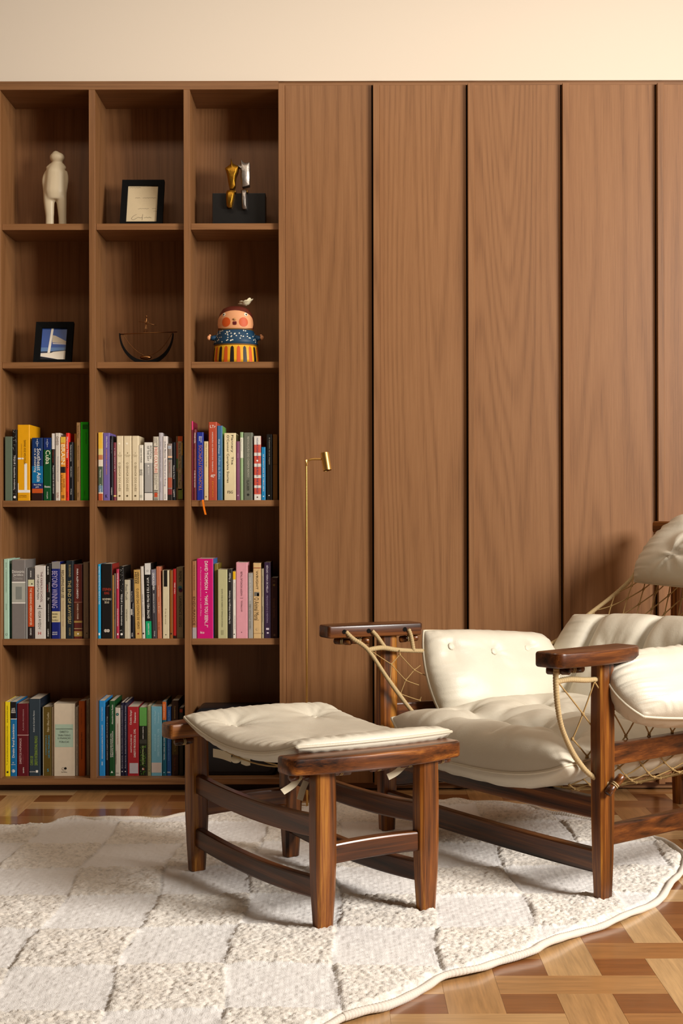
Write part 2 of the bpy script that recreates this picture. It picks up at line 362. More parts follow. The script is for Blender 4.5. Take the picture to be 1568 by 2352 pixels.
('UM', -0.538, 0.0097, 0.1847, '#15161b', 'slim black book with white lettering, left of floral spine, upper book row, middle bay', {'t': [('Fausto & Você', 'd', 0.3, 0.68, 0.4, 0.63, W), ('L&PM', 'd', 0.3, 0.7, 0.82, 0.94, W)]}),
('UM', -0.5265, 0.0222, 0.2042, '#6f5438', 'floral-patterned book with long beige title label, right end, upper book row, middle bay', {'b': [(0, 0.08, '#c8582a', 0.25, 0.95), (0.1, 0.35, '#a8533c', 0, 0.28), (0.35, 0.5, '#4f6a3c', 0, 0.28), (0.55, 0.8, '#2f3c2a', 0, 0.25), (0.82, 0.98, '#7a8a3c', 0.3, 1), (0.1, 0.3, '#d0a030', 0.82, 1), (0.3, 0.5, '#5a7480', 0.82, 1), (0.6, 0.7, '#7a4a70', 0.82, 1), (0.08, 0.84, '#b9a27c', 0.3, 0.8)], 't': [('How the World Thinks', 'd', 0.4, 0.7, 0.11, 0.52, '#4a3c28'), ('Julian Baggini', 'd', 0.4, 0.7, 0.57, 0.8, '#4a3c28')]}),
('UR', -0.4763, 0.0035, 0.252, '#7c1430', 'tall maroon paperback with pink head at left end, upper book row, right bay', {'b': [(0, 0.11, '#e0457c')]}),
('UR', -0.4717, 0.0097, 0.2255, '#6a2428', 'brown-maroon slim book with dotted white lettering, upper book row, right bay', {'t': [('MARCEL', 'd', 0.35, 0.7, 0.05, 0.2, W), ('ARTE E MERCADO', 'd', 0.35, 0.6, 0.28, 0.55, '#9a6a58'), ('A vida não me assusta', 'd', 0.35, 0.7, 0.58, 0.82, W)]}),
('UR', -0.4606, 0.0211, 0.2166, '#20308c', 'blue paperback with huge orange-brown capitals, upper book row, right bay', {'t': [('TROPICOSUTÓPICOS', 'u', 0.2, 0.8, 0.19, 0.86, '#b0704a'), ('Eduardo', 'd', 0.35, 0.55, 0.06, 0.13, W), ('Giannetti', 'd', 0.6, 0.8, 0.06, 0.15, W)], 'ribbon': 1}),
('UR', -0.4376, 0.0133, 0.1875, '#d8c090', 'slim cream paperback with penguin-style oval at foot, upper book row, right bay', {'t': [('Ways of Seeing John Berger', 'd', 0.45, 0.72, 0.03, 0.44, '#4a3a20')], 'o': [(0.5, 0.94, 2.4, '#8a5a30')]}),
('UR', -0.4229, 0.0263, 0.2492, '#b04a30', 'tall terracotta-red textbook with white initials at top, upper book row, right bay', {'t': [('LTr', 'h', 0.2, 0.85, 0.04, 0.075, W), ('INICIAÇÃO AO DIREITO DO TRABALHO', 'd', 0.4, 0.58, 0.13, 0.64, W), ('40ª', 'h', 0.25, 0.8, 0.67, 0.71, W), ('EDIÇÃO', 'd', 0.4, 0.6, 0.76, 0.96, '#e0902a')]}),
('UR', -0.3952, 0.0166, 0.2374, '#3c6890', 'tall steel-blue paperback with green side, upper book row, right bay', {'side': '#6a9a4a', 't': [('Walt Whitman', 'd', 0.2, 0.5, 0.18, 0.38, '#c8d4dc'), ('Folhas de Relva', 'd', 0.2, 0.62, 0.41, 0.72, '#8fb0c8')]}),
('UR', -0.3737, 0.0374, 0.2139, '#dccba0', 'thick cream paperback with two-line black serif title, upper book row, right bay', {'t': [('Flannery   The', 'd', 0.58, 0.8, 0.03, 0.47, K), ("O'Connor Complete Stories", 'd', 0.2, 0.44, 0.03, 0.74, K), ('FSG', 'h', 0.3, 0.75, 0.86, 0.9, K)]}),
('UR', -0.3351, 0.0115, 0.1875, '#7c4864', 'short plum purple paperback, upper book row, right bay', {'t': [('clarice', 'd', 0.4, 0.62, 0.2, 0.28, '#c8a0b8')], 'o': [(0.5, 0.92, 2.2, '#c8a0b8')]}),
('UR', -0.3225, 0.0097, 0.2166, '#8fa878', 'pale green slim book with white upper half, upper book row, right bay', {'b': [(0.08, 0.38, '#dcd8c4')], 't': [('Wisława Szymborska', 'd', 0.35, 0.6, 0.1, 0.28, '#6a7a5a')]}),
('UR', -0.3113, 0.0284, 0.2152, '#67695a', 'olive-grey book with pale condensed capitals, upper book row, right bay', {'t': [('REVOLUÇÃO DO CINEMA NOVO', 'd', 0.36, 0.68, 0.06, 0.66, '#b8b4a0'), ('GLAUBER', 'd', 0.36, 0.62, 0.7, 0.86, '#34352c')], 'o': [(0.5, 0.92, 4, '#2c2c26')]}),
('UR', -0.2787, 0.0222, 0.2042, '#c2503e', 'red and white striped book with a star, upper book row, right bay', {'b': [(0, 0.135, '#d8d0c4'), (0.26, 0.31, '#d8d0c4'), (0.43, 0.48, '#d8d0c4'), (0.61, 0.655, '#d8d0c4'), (0.77, 0.81, '#d8d0c4'), (0.91, 1, '#d8d0c4')], 't': [('NOAM CHOMSKY', 'd', 0.4, 0.62, 0.03, 0.38, '#2c3c6a'), ('WHO RULES THE WORLD?', 'd', 0.4, 0.62, 0.42, 0.89, '#2c3c6a')], 'o': [(0.5, 0.385, 3, W), (0.5, 0.955, 2.4, '#5a3a34')]}),
('UR', -0.2551, 0.0133, 0.1688, '#1a7cae', 'short bright blue paperback, upper book row, right bay', {'t': [('AS AVENTURAS DE TIBICUERA', 'd', 0.4, 0.62, 0.13, 0.84, W)], 'o': [(0.5, 0.93, 1.8, W)]}),
('UR', -0.2385, 0.018, 0.2097, '#15130f', 'black book right of the short bright blue one, upper book row, right bay', {'t': [('O Caminho de Los Angeles', 'd', 0.4, 0.62, 0.05, 0.46, '#b8b0a0')], 'o': [(0.45, 0.93, 1.8, W)]}),
('UR', -0.2184, 0.0153, 0.2097, '#7a5222', 'ochre brown book at right end, upper book row, right bay', {'b': [(0.455, 0.462, '#4a3010')]}),
('ML', -1.0763, 0.0169, 0.2538, '#a6c6b0', 'tall mint green book at left end, middle book row, left bay', {'t': [('Ulrich Beck', 'd', 0.45, 0.6, 0.04, 0.11, '#5a7a66'), ('A METAMORFOSE DO MUNDO', 'd', 0.45, 0.6, 0.13, 0.42, '#5a7a66'), ('ZAHAR', 'd', 0.45, 0.6, 0.56, 0.64, '#5a7a66')], 'o': [(0.55, 0.945, 3.4, '#3c4a40'), (0.55, 0.945, 2.6, '#a6c6b0')]}),
('ML', -1.0585, 0.0068, 0.2379, '#1f4438', 'thin dark green booklet behind the mint book, middle book row, left bay', {'back': 10}),
('ML', -1.051, 0.0437, 0.2511, '#78716c', 'thick silver-grey dictionary with faint face picture, middle book row, left bay', {'b': [(0.277, 0.29, W), (0.29, 0.54, '#a5a498'), (0.34, 0.5, '#7d8078', 0.3, 0.75), (0.54, 0.553, W)], 't': [('Dicionário', 'h', 0.05, 0.92, 0.13, 0.165, W), ('Jurídico', 'h', 0.12, 0.85, 0.175, 0.21, W), ('Direito', 'h', 0.18, 0.8, 0.217, 0.25, '#b0aaa2')]}),
('ML', -1.0067, 0.006, 0.2254, '#8a8884', 'thin grey booklet leaning against the dictionary, middle book row, left bay', {}),
('ML', -0.9997, 0.0194, 0.2254, '#2a1e1c', 'black book with orange-red central panel, middle book row, left bay', {'b': [(0, 0.16, '#4a4644'), (0.165, 0.25, '#c8c49c'), (0.25, 0.26, W), (0.26, 0.83, '#b8461c')], 't': [('KRONMAN', 'd', 0.4, 0.62, 0.04, 0.13, W), ('THE VANISHING AMERICAN LAWYER', 'd', 0.35, 0.68, 0.285, 0.81, '#f0d8b8'), ('OXFORD', 'd', 0.35, 0.62, 0.85, 0.95, W)], 'o': [(0.7, 0.225, 2.2, K)]}),
('ML', -0.9781, 0.0352, 0.2323, '#cfc7bd', 'thick pale grey book with two-line title and red mark, middle book row, left bay', {'t': [('THE KREMLIN SCHOOL', 'd', 0.55, 0.73, 0.08, 0.5, '#6a3a40'), ('OF NEGOTIATION', 'd', 0.24, 0.42, 0.12, 0.46, '#3a3630'), ('IGOR RYZOV', 'd', 0.36, 0.58, 0.62, 0.87, '#4a463e'), ('H', 'h', 0.35, 0.58, 0.905, 0.945, '#b02020')], 'b': [(0.583, 0.59, '#4a4440', 0.27, 0.7)], 'tri': 1}),
('ML', -0.9408, 0.0146, 0.2393, '#1a1512', 'black book with small red word, middle book row, left bay', {'t': [('ELSEVIER', 'd', 0.25, 0.55, 0.04, 0.15, W), ('COLEÇÃO', 'd', 0.55, 0.8, 0.25, 0.38, W), ('Jurídica', 'd', 0.15, 0.4, 0.28, 0.38, '#b03028'), ('2ª', 'h', 0.3, 0.7, 0.455, 0.485, W), ('INTRODUÇÃO AO ESTUDO', 'd', 0.4, 0.6, 0.54, 0.77, W), ('CAMPUS', 'd', 0.25, 0.55, 0.87, 0.97, W)]}),
('ML', -0.924, 0.0269, 0.2448, '#16206a', 'royal blue book with grey top and pale panel, middle book row, left bay', {'b': [(0, 0.09, '#85807c'), (0.645, 0.785, '#c8b888')], 't': [('BEYOND WINNING', 'd', 0.06, 0.72, 0.12, 0.6, '#a89ab8'), ('MNOOKIN', 'h', 0.1, 0.72, 0.67, 0.69, K), ('PEPPET', 'h', 0.15, 0.68, 0.71, 0.73, K), ('TULUMELLO', 'h', 0.08, 0.8, 0.75, 0.77, K), ('HARVARD', 'h', 0.1, 0.7, 0.91, 0.925, W), ('BELKNAP', 'h', 0.1, 0.7, 0.935, 0.95, W)]}),
('ML', -0.896, 0.0162, 0.2365, '#b8a680', 'beige paperback with dark condensed capitals, beside the royal blue book, middle book row, left bay', {'t': [('RECLAIMING FAIR USE', 'd', 0.25, 0.75, 0.08, 0.45, '#3a2c1c'), ('How to Put Balance Back in Copyright', 'd', 0.45, 0.62, 0.49, 0.84, '#8a4a38')]}),
('ML', -0.8777, 0.0236, 0.248, '#1b2226', 'dark slate-black book with gold serif capitals, middle book row, left bay', {'t': [('SUSSKIND', 'd', 0.38, 0.65, 0.05, 0.21, '#a08a58'), ('THE END OF LAWYERS?', 'd', 0.25, 0.68, 0.25, 0.81, '#b8a068'), ('OXFORD', 'd', 0.38, 0.6, 0.86, 0.96, '#a08a58')]}),
('ML', -0.8532, 0.0275, 0.2365, '#582018', 'dark red book with gold bands at its foot, middle book row, left bay', {'b': [(0.505, 0.515, '#8a5a48'), (0.515, 0.75, '#4f2414'), (0.76, 0.785, '#9a7c40'), (0.86, 0.87, '#a08a60'), (0.9, 0.97, '#a08040')], 't': [('PARA ALÉM DO DIREITO', 'd', 0.35, 0.58, 0.06, 0.46, W), ('RICHARD A. POSNER', 'd', 0.38, 0.55, 0.53, 0.74, '#d0b8a0')], 'o': [(0.5, 0.935, 2.4, W)]}),
('ML', -0.8229, 0.0173, 0.2434, '#94806a', 'tan book at right end beside the dark red one, middle book row, left bay', {'t': [('O Povo Brasileiro', 'd', 0.4, 0.65, 0.2, 0.4, '#b09a60'), ('Darcy Ribeiro', 'd', 0.4, 0.65, 0.6, 0.85, '#7a6450')], 'o': [(0.65, 0.93, 1.8, K)]}),
('MM', -0.7763, 0.0088, 0.2365, '#1a96c4', 'slim bright blue paperback at left end, middle book row, middle bay', {'t': [('ROTEIRO SENTIMENTAL DO VELHO E O MAR', 'd', 0.3, 0.65, 0.03, 0.54, W)], 'b': [(0.925, 0.955, W, 0.2, 0.75)]}),
('MM', -0.7647, 0.034, 0.2383, '#14100e', 'thick black paperback with red author lettering, middle book row, middle bay', {'side': '#8c2a20', 't': [('STEPHEN', 'h', 0.1, 0.9, 0.325, 0.36, '#a83828'), ('KING', 'h', 0.28, 0.72, 0.375, 0.41, '#a83828'), ('NOVEMBRO', 'h', 0.1, 0.92, 0.46, 0.487, '#d8ccb0'), ('DE 63', 'h', 0.3, 0.7, 0.5, 0.53, '#d8ccb0'), ('SUMA', 'h', 0.25, 0.75, 0.888, 0.905, K)], 'o': [(0.38, 0.895, 5, '#cfc4b4'), (0.62, 0.895, 5, '#cfc4b4')]}),
('MM', -0.7299, 0.0039, 0.2018, '#b8843c', 'thin amber booklet beside the thick black paperback, middle book row, middle bay', {}),
('MM', -0.7252, 0.0064, 0.2074, '#6a5a4e', 'slim taupe paperback left of the crimson one, middle book row, middle bay', {'t': [('ALBUQUERQUE', 'd', 0.3, 0.65, 0.3, 0.7, '#3a3028')]}),
('MM', -0.7178, 0.0093, 0.2212, '#b0304a', 'slim crimson paperback, middle book row, middle bay', {'t': [('NOITES BRANCAS', 'd', 0.3, 0.7, 0.06, 0.28, W), ('FIÓDOR DOSTOIÉVSKI', 'd', 0.3, 0.7, 0.57, 0.82, W)], 'b': [(0.925, 0.95, W, 0.3, 0.7)]}),
('MM', -0.7077, 0.0137, 0.23, K, 'black paperback with white specks, right of crimson spine, middle book row, middle bay', {'t': [('TEQUE | desenhos invisíveis', 'd', 0.25, 0.7, 0.38, 0.82, W)], 'o': [(0.5, 0.94, 3.6, W)], 'speck': 24}),
('MM', -0.6919, 0.0153, 0.1866, '#bcb298', 'short cream paperback with grey serif title, middle book row, middle bay', {'t': [('Post-Truth', 'd', 0.25, 0.68, 0.08, 0.34, '#5a5a52'), ('MATTHEW DANCONA', 'd', 0.35, 0.6, 0.5, 0.7, '#4a463c')]}),
('MM', -0.6761, 0.0031, 0.1866, '#c8c0b0', 'very thin pale booklet beside short cream paperback, middle book row, middle bay', {}),
('MM', -0.6725, 0.0118, 0.188, '#17141a', 'short black paperback left of the leaning tan one, middle book row, middle bay', {'t': [('Byung-Chul Han', 'd', 0.25, 0.5, 0.2, 0.38, W), ('Topologia da violência', 'd', 0.6, 0.8, 0.4, 0.62, W), ('VOZES', 'd', 0.3, 0.6, 0.9, 0.97, W)], 'b': [(0.5, 0.6, '#b8b0a4', 0.1, 0.5)]}),
('MM', -0.6579, 0.0208, 0.2185, '#c39a54', 'creased tan paperback leaning left with black title, middle book row, middle bay', {'lean': -1.3, 't': [('HERMANN', 'd', 0.55, 0.85, 0.03, 0.2, K), ('HESSE', 'd', 0.2, 0.5, 0.03, 0.2, K), ('O JOGO DAS CONTAS DE VIDRO', 'd', 0.3, 0.72, 0.27, 0.86, '#4a3418')], 'o': [(0.5, 0.93, 2.6, '#8a2c20')]}),
('MM', -0.6357, 0.0097, 0.2296, '#c9beb0', 'slim off-white leaning paperback with spaced capitals, middle book row, middle bay', {'lean': -1.3, 't': [('TEQUE | PASSAGEM', 'd', 0.35, 0.65, 0.38, 0.7, K)], 'o': [(0.5, 0.93, 2.6, K)]}),
('MM', -0.6244, 0.0194, 0.2393, '#15110f', 'black book with white head and green foot, middle book row, middle bay', {'lean': -0.9, 'b': [(0, 0.15, '#cfcac2'), (0.77, 1, '#109a64')], 't': [('ENTRE MEU FILHO E EU, A LUA', 'u', 0.35, 0.75, 0.19, 0.73, W), ('QUATRO CANTOS', 'd', 0.35, 0.6, 0.8, 0.95, W)], 'o': [(0.5, 0.1, 3, '#4a4640'), (0.5, 0.1, 2.2, '#cfcac2')]}),
('MM', -0.6036, 0.015, 0.2199, '#3c383c', 'dark grey book with pale top patch, middle book row, middle bay', {'lean': -0.9, 'b': [(0.0, 0.23, '#7c7880')], 't': [('GRADA KILOMBA', 'd', 0.3, 0.7, 0.05, 0.3, W), ('MEMÓRIAS DA PLANTAÇÃO', 'd', 0.35, 0.65, 0.35, 0.63, W), ('Cobogó', 'd', 0.4, 0.65, 0.89, 0.97, W)]}),
('MM', -0.5875, 0.0141, 0.2286, '#b4694a', 'salmon-orange leaning paperback, middle book row, middle bay', {'lean': -0.9, 't': [('Tony Bellotto', 'd', 0.35, 0.6, 0.26, 0.42, '#f0c8a0'), ('Lô Borges', 'd', 0.35, 0.6, 0.5, 0.65, '#f0c8a0'), ('Cia das', 'd', 0.35, 0.6, 0.77, 0.88, '#7a3a20')]}),
('MM', -0.5706, 0.0215, 0.2171, '#cdbf9c', 'cream paperback with black block at head of spine, middle book row, middle bay', {'b': [(0.0, 0.24, '#17120d', 0.2, 0.72)], 't': [('O riso dos outros', 'd', 0.4, 0.6, 0.56, 0.79, '#8a7a58')], 'o': [(0.5, 0.945, 1.6, K)]}),
('MM', -0.5477, 0.0101, 0.2171, '#8a5420', 'slim caramel brown paperback, middle book row, middle bay', {'o': [(0.5, 0.93, 2.4, K)]}),
('MM', -0.5366, 0.0097, 0.2212, '#c01c1c', 'slim scarlet paperback with white title, middle book row, middle bay', {'t': [('FREE WILL', 'd', 0.35, 0.7, 0.2, 0.36, W)], 'b': [(0.96, 1, K)]}),
('MM', -0.5255, 0.0212, 0.2271, '#948262', 'thick taupe book with overlapping colour discs, right end, middle book row, middle bay', {'t': [('REMIX', 'd', 0.35, 0.75, 0.06, 0.21, '#2c2820'), ('LAWRENCE LESSIG', 'd', 0.35, 0.75, 0.41, 0.84, '#2c2820')], 'o': [(0.52, 0.29, 6.5, '#3f7a80'), (0.6, 0.325, 6.5, '#5a1c34'), (0.56, 0.308, 4.5, '#22264a')]}),
('MR', -0.4763, 0.0136, 0.2462, '#9c6a44', 'copper brown book at left end, middle book row, right bay', {'b': [(0.86, 1, '#a49c9c')], 't': [('CAROLINE ALEXANDER', 'd', 0.4, 0.62, 0.05, 0.38, '#4a2c18'), ('ENDURANCE', 'd', 0.25, 0.75, 0.46, 0.83, '#4a2c18')]}),
('MR', -0.4612, 0.0521, 0.2536, '#c40c6a', 'thick magenta book with large white title, middle book row, right bay', {'t': [('DAVID THOMSON  •  “HAVE YOU SEEN...?”', 'd', 0.48, 0.68, 0.03, 0.86, W), ('A Personal Introduction to 1,000 Films', 'd', 0.2, 0.28, 0.1, 0.72, '#e8a0c4'), ('Allen Lane', 'h', 0.2, 0.45, 0.91, 0.94, W)], 'side': '#3c6aa0'}),
('MR', -0.4072, 0.0116, 0.2365, '#7a6420', 'olive-gold book set back between magenta and pale olive ones, middle book row, right bay', {'back': 14}),
('MR', -0.3945, 0.0305, 0.2189, '#b6b082', 'pale olive paperback with thin black title, middle book row, right bay', {'t': [('VINICIUS DE MORAES | O CINEMA DE MEUS OLHOS', 'u', 0.4, 0.56, 0.28, 0.84, '#3a3820')], 'b': [(0.88, 0.95, '#9a946a', 0.35, 0.6)]}),
('MR', -0.363, 0.0147, 0.2199, '#25211f', 'black paperback with white script title, middle book row, right bay', {'t': [('P. Fendor', 'u', 0.25, 0.65, 0.05, 0.18, W), ('Os Melhores Diálogos Do Cinema', 'u', 0.25, 0.65, 0.31, 0.79, W)]}),
('MR', -0.3472, 0.0097, 0.2129, '#d8d0c2', 'slim white paperback with yellow head, middle book row, right bay', {'b': [(0, 0.12, '#e0ac10')], 't': [('WALY SALOMÃO', 'd', 0.6, 0.85, 0.17, 0.42, '#6a645c'), ('ME SEGURA QUE', 'd', 0.6, 0.85, 0.66, 0.86, '#6a645c')], 'o': [(0.5, 0.94, 1.8, K)]}),
('MR', -0.3364, 0.0369, 0.2413, '#d3929a', 'thick pink paperback, middle book row, right bay', {'t': [('NASSIM NICHOLAS TALEB', 'u', 0.4, 0.55, 0.12, 0.44, '#4a2028'), ('ANTIFRÁGIL', 'u', 0.4, 0.55, 0.5, 0.65, '#4a2028')], 'b': [(0.468, 0.473, '#4a2028', 0.35, 0.6)], 'o': [(0.48, 0.92, 1.4, '#4a2028')]}),
('MR', -0.2981, 0.0153, 0.2078, '#98948c', 'short grey paperback right of the pink one, middle book row, right bay', {'t': [('HARUKI MURAKAMI', 'd', 0.25, 0.6, 0.07, 0.42, '#c8c4bc'), ('MEN WITHOUT WOMEN', 'd', 0.25, 0.6, 0.48, 0.86, '#6a665e')]}),
('MR', -0.2818, 0.0245, 0.2393, '#c9a673', 'tan paperback with small black pictures on spine, middle book row, right bay', {'b': [(0.06, 0.07, '#8a3c24'), (0.385, 0.44, '#6a645a', 0.15, 0.8), (0.4, 0.44, K, 0.5, 0.75), (0.93, 0.94, '#a8865a')], 't': [('WRIGHT', 'd', 0.38, 0.65, 0.1, 0.35, '#4a3820'), ('O Animal Moral', 'd', 0.15, 0.75, 0.46, 0.76, '#4a3820')], 'o': [(0.5, 0.88, 4, '#a08a64'), (0.52, 0.88, 3, '#c9a673')]}),
('MR', -0.2561, 0.0082, 0.2212, '#9a8c70', 'slim grey-beige paperback left of the purple book, middle book row, right bay', {'t': [('QUEM GOVERNA', 'd', 0.4, 0.65, 0.1, 0.4, '#6a5e48'), ('NOAM CHOMSKY', 'd', 0.4, 0.65, 0.54, 0.77, '#3a3020')], 'o': [(0.5, 0.93, 1.5, K)]}),
('MR', -0.2468, 0.0205, 0.242, '#34203a', 'dark purple book with pale lettering, middle book row, right bay', {'t': [('SÉRGIO VIEIRA DE MELLO', 'd', 0.35, 0.68, 0.04, 0.4, '#c8bcc4'), ('PENSAMENTO E MEMÓRIA', 'd', 0.35, 0.65, 0.44, 0.8, '#8a7a90')], 'b': [(0.865, 0.89, '#c8bcc4', 0.3, 0.75), (0.92, 0.94, '#c8bcc4', 0.4, 0.7)]}),
('MR', -0.2249, 0.0211, 0.1925, '#351512', 'short dark red-brown book at right end, middle book row, right bay', {'t': [('Grande Sertão', 'd', 0.35, 0.6, 0.34, 0.66, '#7a4a30'), ('Ô', 'h', 0.3, 0.6, 0.04, 0.07, '#7a5a40')], 'o': [(0.45, 0.12, 3.6, '#7a6030')], 'b': [(0.93, 0.965, '#6a4a38', 0.35, 0.65)]}),
('LL', -1.0763, 0.0165, 0.2369, '#e3cb16', 'yellow law book at left end, bottom book row, left bay', {'t': [('SIDNEI AGOSTINHO BENETI', 'u', 0.4, 0.6, 0.05, 0.28, '#4a4010'), ('LEI DE RECUPERAÇÃO DE EMPRESAS E FALÊNCIAS', 'u', 0.35, 0.62, 0.32, 0.81, '#4a4010'), ('3ª', 'h', 0.3, 0.55, 0.83, 0.85, '#7a6c10')], 'o': [(0.5, 0.945, 3.2, '#2a2410')]}),
('LL', -1.059, 0.02, 0.2369, '#16689a', 'blue book with black head, bottom book row, left bay', {'b': [(0, 0.225, '#171418'), (0.225, 0.233, W)], 't': [('LUIZ', 'h', 0.25, 0.75, 0.08, 0.1, W), ('REGIS', 'h', 0.2, 0.8, 0.105, 0.125, W), ('PRADO', 'h', 0.15, 0.85, 0.13, 0.15, W), ('Direito Penal Econômico', 'u', 0.3, 0.66, 0.3, 0.75, W), ('8ª', 'h', 0.35, 0.6, 0.81, 0.825, W), ('EDIÇÃO', 'h', 0.15, 0.8, 0.835, 0.85, W), ('RT', 'h', 0.3, 0.68, 0.915, 0.945, '#16506a')], 'o': [(0.48, 0.93, 5.2, W)]}),
('LL', -1.0376, 0.0362, 0.2316, '#5c141c', 'dark red book with a thin white line across, bottom book row, left bay', {'b': [(0.432, 0.44, '#c8a8a0')], 't': [('FLÁVIA PIOVESAN', 'u', 0.48, 0.6, 0.08, 0.37, '#b89090'), ('DIREITOS HUMANOS', 'u', 0.2, 0.38, 0.48, 0.83, '#d0b0ac'), ('E O DIREITO', 'u', 0.48, 0.56, 0.7, 0.83, '#8a4448'), ('saraiva', 'u', 0.48, 0.6, 0.88, 0.96, W)]}),
('LL', -1.0, 0.0362, 0.2462, '#2c3840', 'tall dark slate book with lime green lettering, bottom book row, left bay', {'side': '#18202a', 't': [('André de Carvalho Ramos', 'u', 0.38, 0.5, 0.15, 0.43, '#c8ccc8'), ('CURSO DE', 'u', 0.12, 0.36, 0.74, 0.86, '#86a02c'), ('DIREITO INTERNACIONAL PRIVADO', 'u', 0.5, 0.76, 0.48, 0.86, '#86a02c'), ('saraiva', 'h', 0.06, 0.55, 0.935, 0.95, W)], 'b': [(0.925, 0.955, W, 0.6, 0.8)]}),
('LL', -0.9576, 0.0285, 0.2198, '#5a4818', 'olive brown book with blue lettering, bottom book row, left bay', {'back': 6, 'b': [(0, 1, '#d8d0b8', 0, 0.1)], 't': [('Fábio Ulhoa Coelho', 'u', 0.5, 0.75, 0.08, 0.36, '#c8b890'), ('COMENTÁRIOS À', 'u', 0.3, 0.46, 0.41, 0.7, '#3c90a4'), ('LEI DE FALÊNCIAS', 'u', 0.58, 0.8, 0.41, 0.74, '#3c9cb8'), ('S', 'h', 0.5, 0.7, 0.9, 0.94, '#3c9cb8')]}),
('LL', -0.9274, 0.0053, 0.2198, '#c0b094', 'thin beige booklet beside the olive brown book, bottom book row, left bay', {'back': 6}),
('LL', -0.9207, 0.0668, 0.2309, '#cdbda4', 'very thick cream book with pale green title panel, bottom book row, left bay', {'b': [(0.285, 0.6, '#a3b8a2', 0.07, 0.93), (0.345, 0.352, '#c89a90', 0.1, 0.9)], 't': [('DIREITO', 'h', 0.3, 0.7, 0.375, 0.405, K), ('TRIBUTÁRIO', 'h', 0.2, 0.8, 0.42, 0.45, K), ('E FINANÇAS', 'h', 0.2, 0.8, 0.465, 0.495, K), ('PÚBLICAS', 'h', 0.27, 0.73, 0.51, 0.54, K), ('editora', 'h', 0.42, 0.58, 0.925, 0.933, K), ('Saraiva', 'h', 0.36, 0.64, 0.938, 0.952, K)], 'o': [(0.44, 0.9, 4, K), (0.44, 0.9, 3.2, '#cdbda4'), (0.56, 0.895, 4, K)]}),
('LL', -0.8526, 0.0104, 0.2198, '#988a78', 'grey-beige paperback between thick cream and orange books, bottom book row, left bay', {'back': 4, 't': [('Curso de direito tributário', 'u', 0.4, 0.65, 0.04, 0.85, '#4a4238')]}),
('LL', -0.8408, 0.0195, 0.2393, '#c4601a', 'orange paperback with dark title, bottom book row, left bay', {'t': [('Dra. Anna Lembke', 'd', 0.35, 0.55, 0.1, 0.32, '#8a3c10'), ('NAÇÃO DOPAMINA', 'd', 0.32, 0.62, 0.42, 0.78, '#3a1c10')]}),
('LL', -0.8199, 0.0111, 0.242, '#b0a084', 'pale beige paperback at right end, bottom book row, left bay', {'back': 16, 't': [('Proporcionalidade', 'd', 0.55, 0.8, 0.05, 0.33, '#3a3228'), ('no direito', 'd', 0.25, 0.45, 0.08, 0.35, '#3a3228'), ('Malheiros', 'd', 0.55, 0.75, 0.45, 0.6, '#3a3228')]}),
('LM', -0.7763, 0.019, 0.2398, '#2484c4', 'sky blue law book at left end, bottom book row, middle bay', {'t': [('Annelise Monteiro Steigleder', 'u', 0.45, 0.62, 0.08, 0.27, W), ('RESPONSABILIDADE AMBIENTAL PÓS-CONSUMO', 'u', 0.42, 0.64, 0.32, 0.77, W)], 'b': [(0.81, 0.86, '#b8cce0', 0.45, 0.6)]}),
('LM', -0.7552, 0.0108, 0.2203, '#1b171c', 'slim black paperback beside the sky blue book, bottom book row, middle bay', {'back': 3, 't': [('Ônus da prova na ação civil pública ambiental', 'd', 0.3, 0.6, 0.14, 0.77, W)]}),
('LM', -0.7433, 0.0172, 0.2393, '#174a24', 'dark green book with white triangle at foot, bottom book row, middle bay', {'t': [('Alexandre Lima Raslan', 'u', 0.45, 0.72, 0.05, 0.31, W), ('RESPONSABILIDADE CIVIL', 'u', 0.2, 0.42, 0.43, 0.75, W), ('AMBIENTAL DO FINANCIADOR', 'u', 0.52, 0.74, 0.4, 0.75, W)], 'tri': 2}),
('LM', -0.7246, 0.0167, 0.2174, '#c9c0b2', 'white book with dark teal emblem near top, bottom book row, middle bay', {'t': [('Guilherme Purvin de Figueiredo', 'd', 0.4, 0.62, 0.23, 0.54, '#9a3c34'), ('TOMBAMENTO', 'd', 0.1, 0.3, 0.63, 0.83, '#5a5248'), ('editora', 'h', 0.15, 0.75, 0.95, 0.965, K)], 'o': [(0.45, 0.095, 4.6, '#1c4a48'), (0.45, 0.095, 2, '#78b8b0')]}),
('LM', -0.7068, 0.01, 0.234, '#1a1830', 'navy slim volume on the left of a matching pair, bottom book row, middle bay', {'t': [('As Funções Punitiva e Preventiva da Responsabilidade Civil', 'u', 0.3, 0.6, 0.04, 0.7, '#c8c4cc'), ('Saraiva', 'u', 0.3, 0.55, 0.72, 0.9, '#c8c4cc')], 'o': [(0.45, 0.94, 1.8, W)]}),
('LM', -0.6963, 0.01, 0.234, '#1c1a34', 'navy slim volume on the right of a matching pair, bottom book row, middle bay', {'t': [('Estudos de Direito Processual na Defesa do Direito do Consumo', 'u', 0.3, 0.6, 0.04, 0.7, '#c8c4cc'), ('Saraiva', 'u', 0.3, 0.55, 0.72, 0.9, '#c8c4cc')], 'o': [(0.45, 0.94, 1.8, W)]}),
('LM', -0.6851, 0.0356, 0.2203, '#a2242a', 'thick red law book with pale blank sticker, bottom book row, middle bay', {'b': [(0.815, 0.965, '#b8b0b4', 0.18, 1)], 't': [('Cândido Rangel', 'u', 0.22, 0.42, 0.05, 0.26, W), ('Dinamarco', 'u', 0.58, 0.76, 0.08, 0.23, W), ('INSTITUIÇÕES DE', 'u', 0.24, 0.42, 0.4, 0.66, W), ('DIREITO PROCESSUAL CIVIL', 'u', 0.56, 0.74, 0.32, 0.73, W)]}),
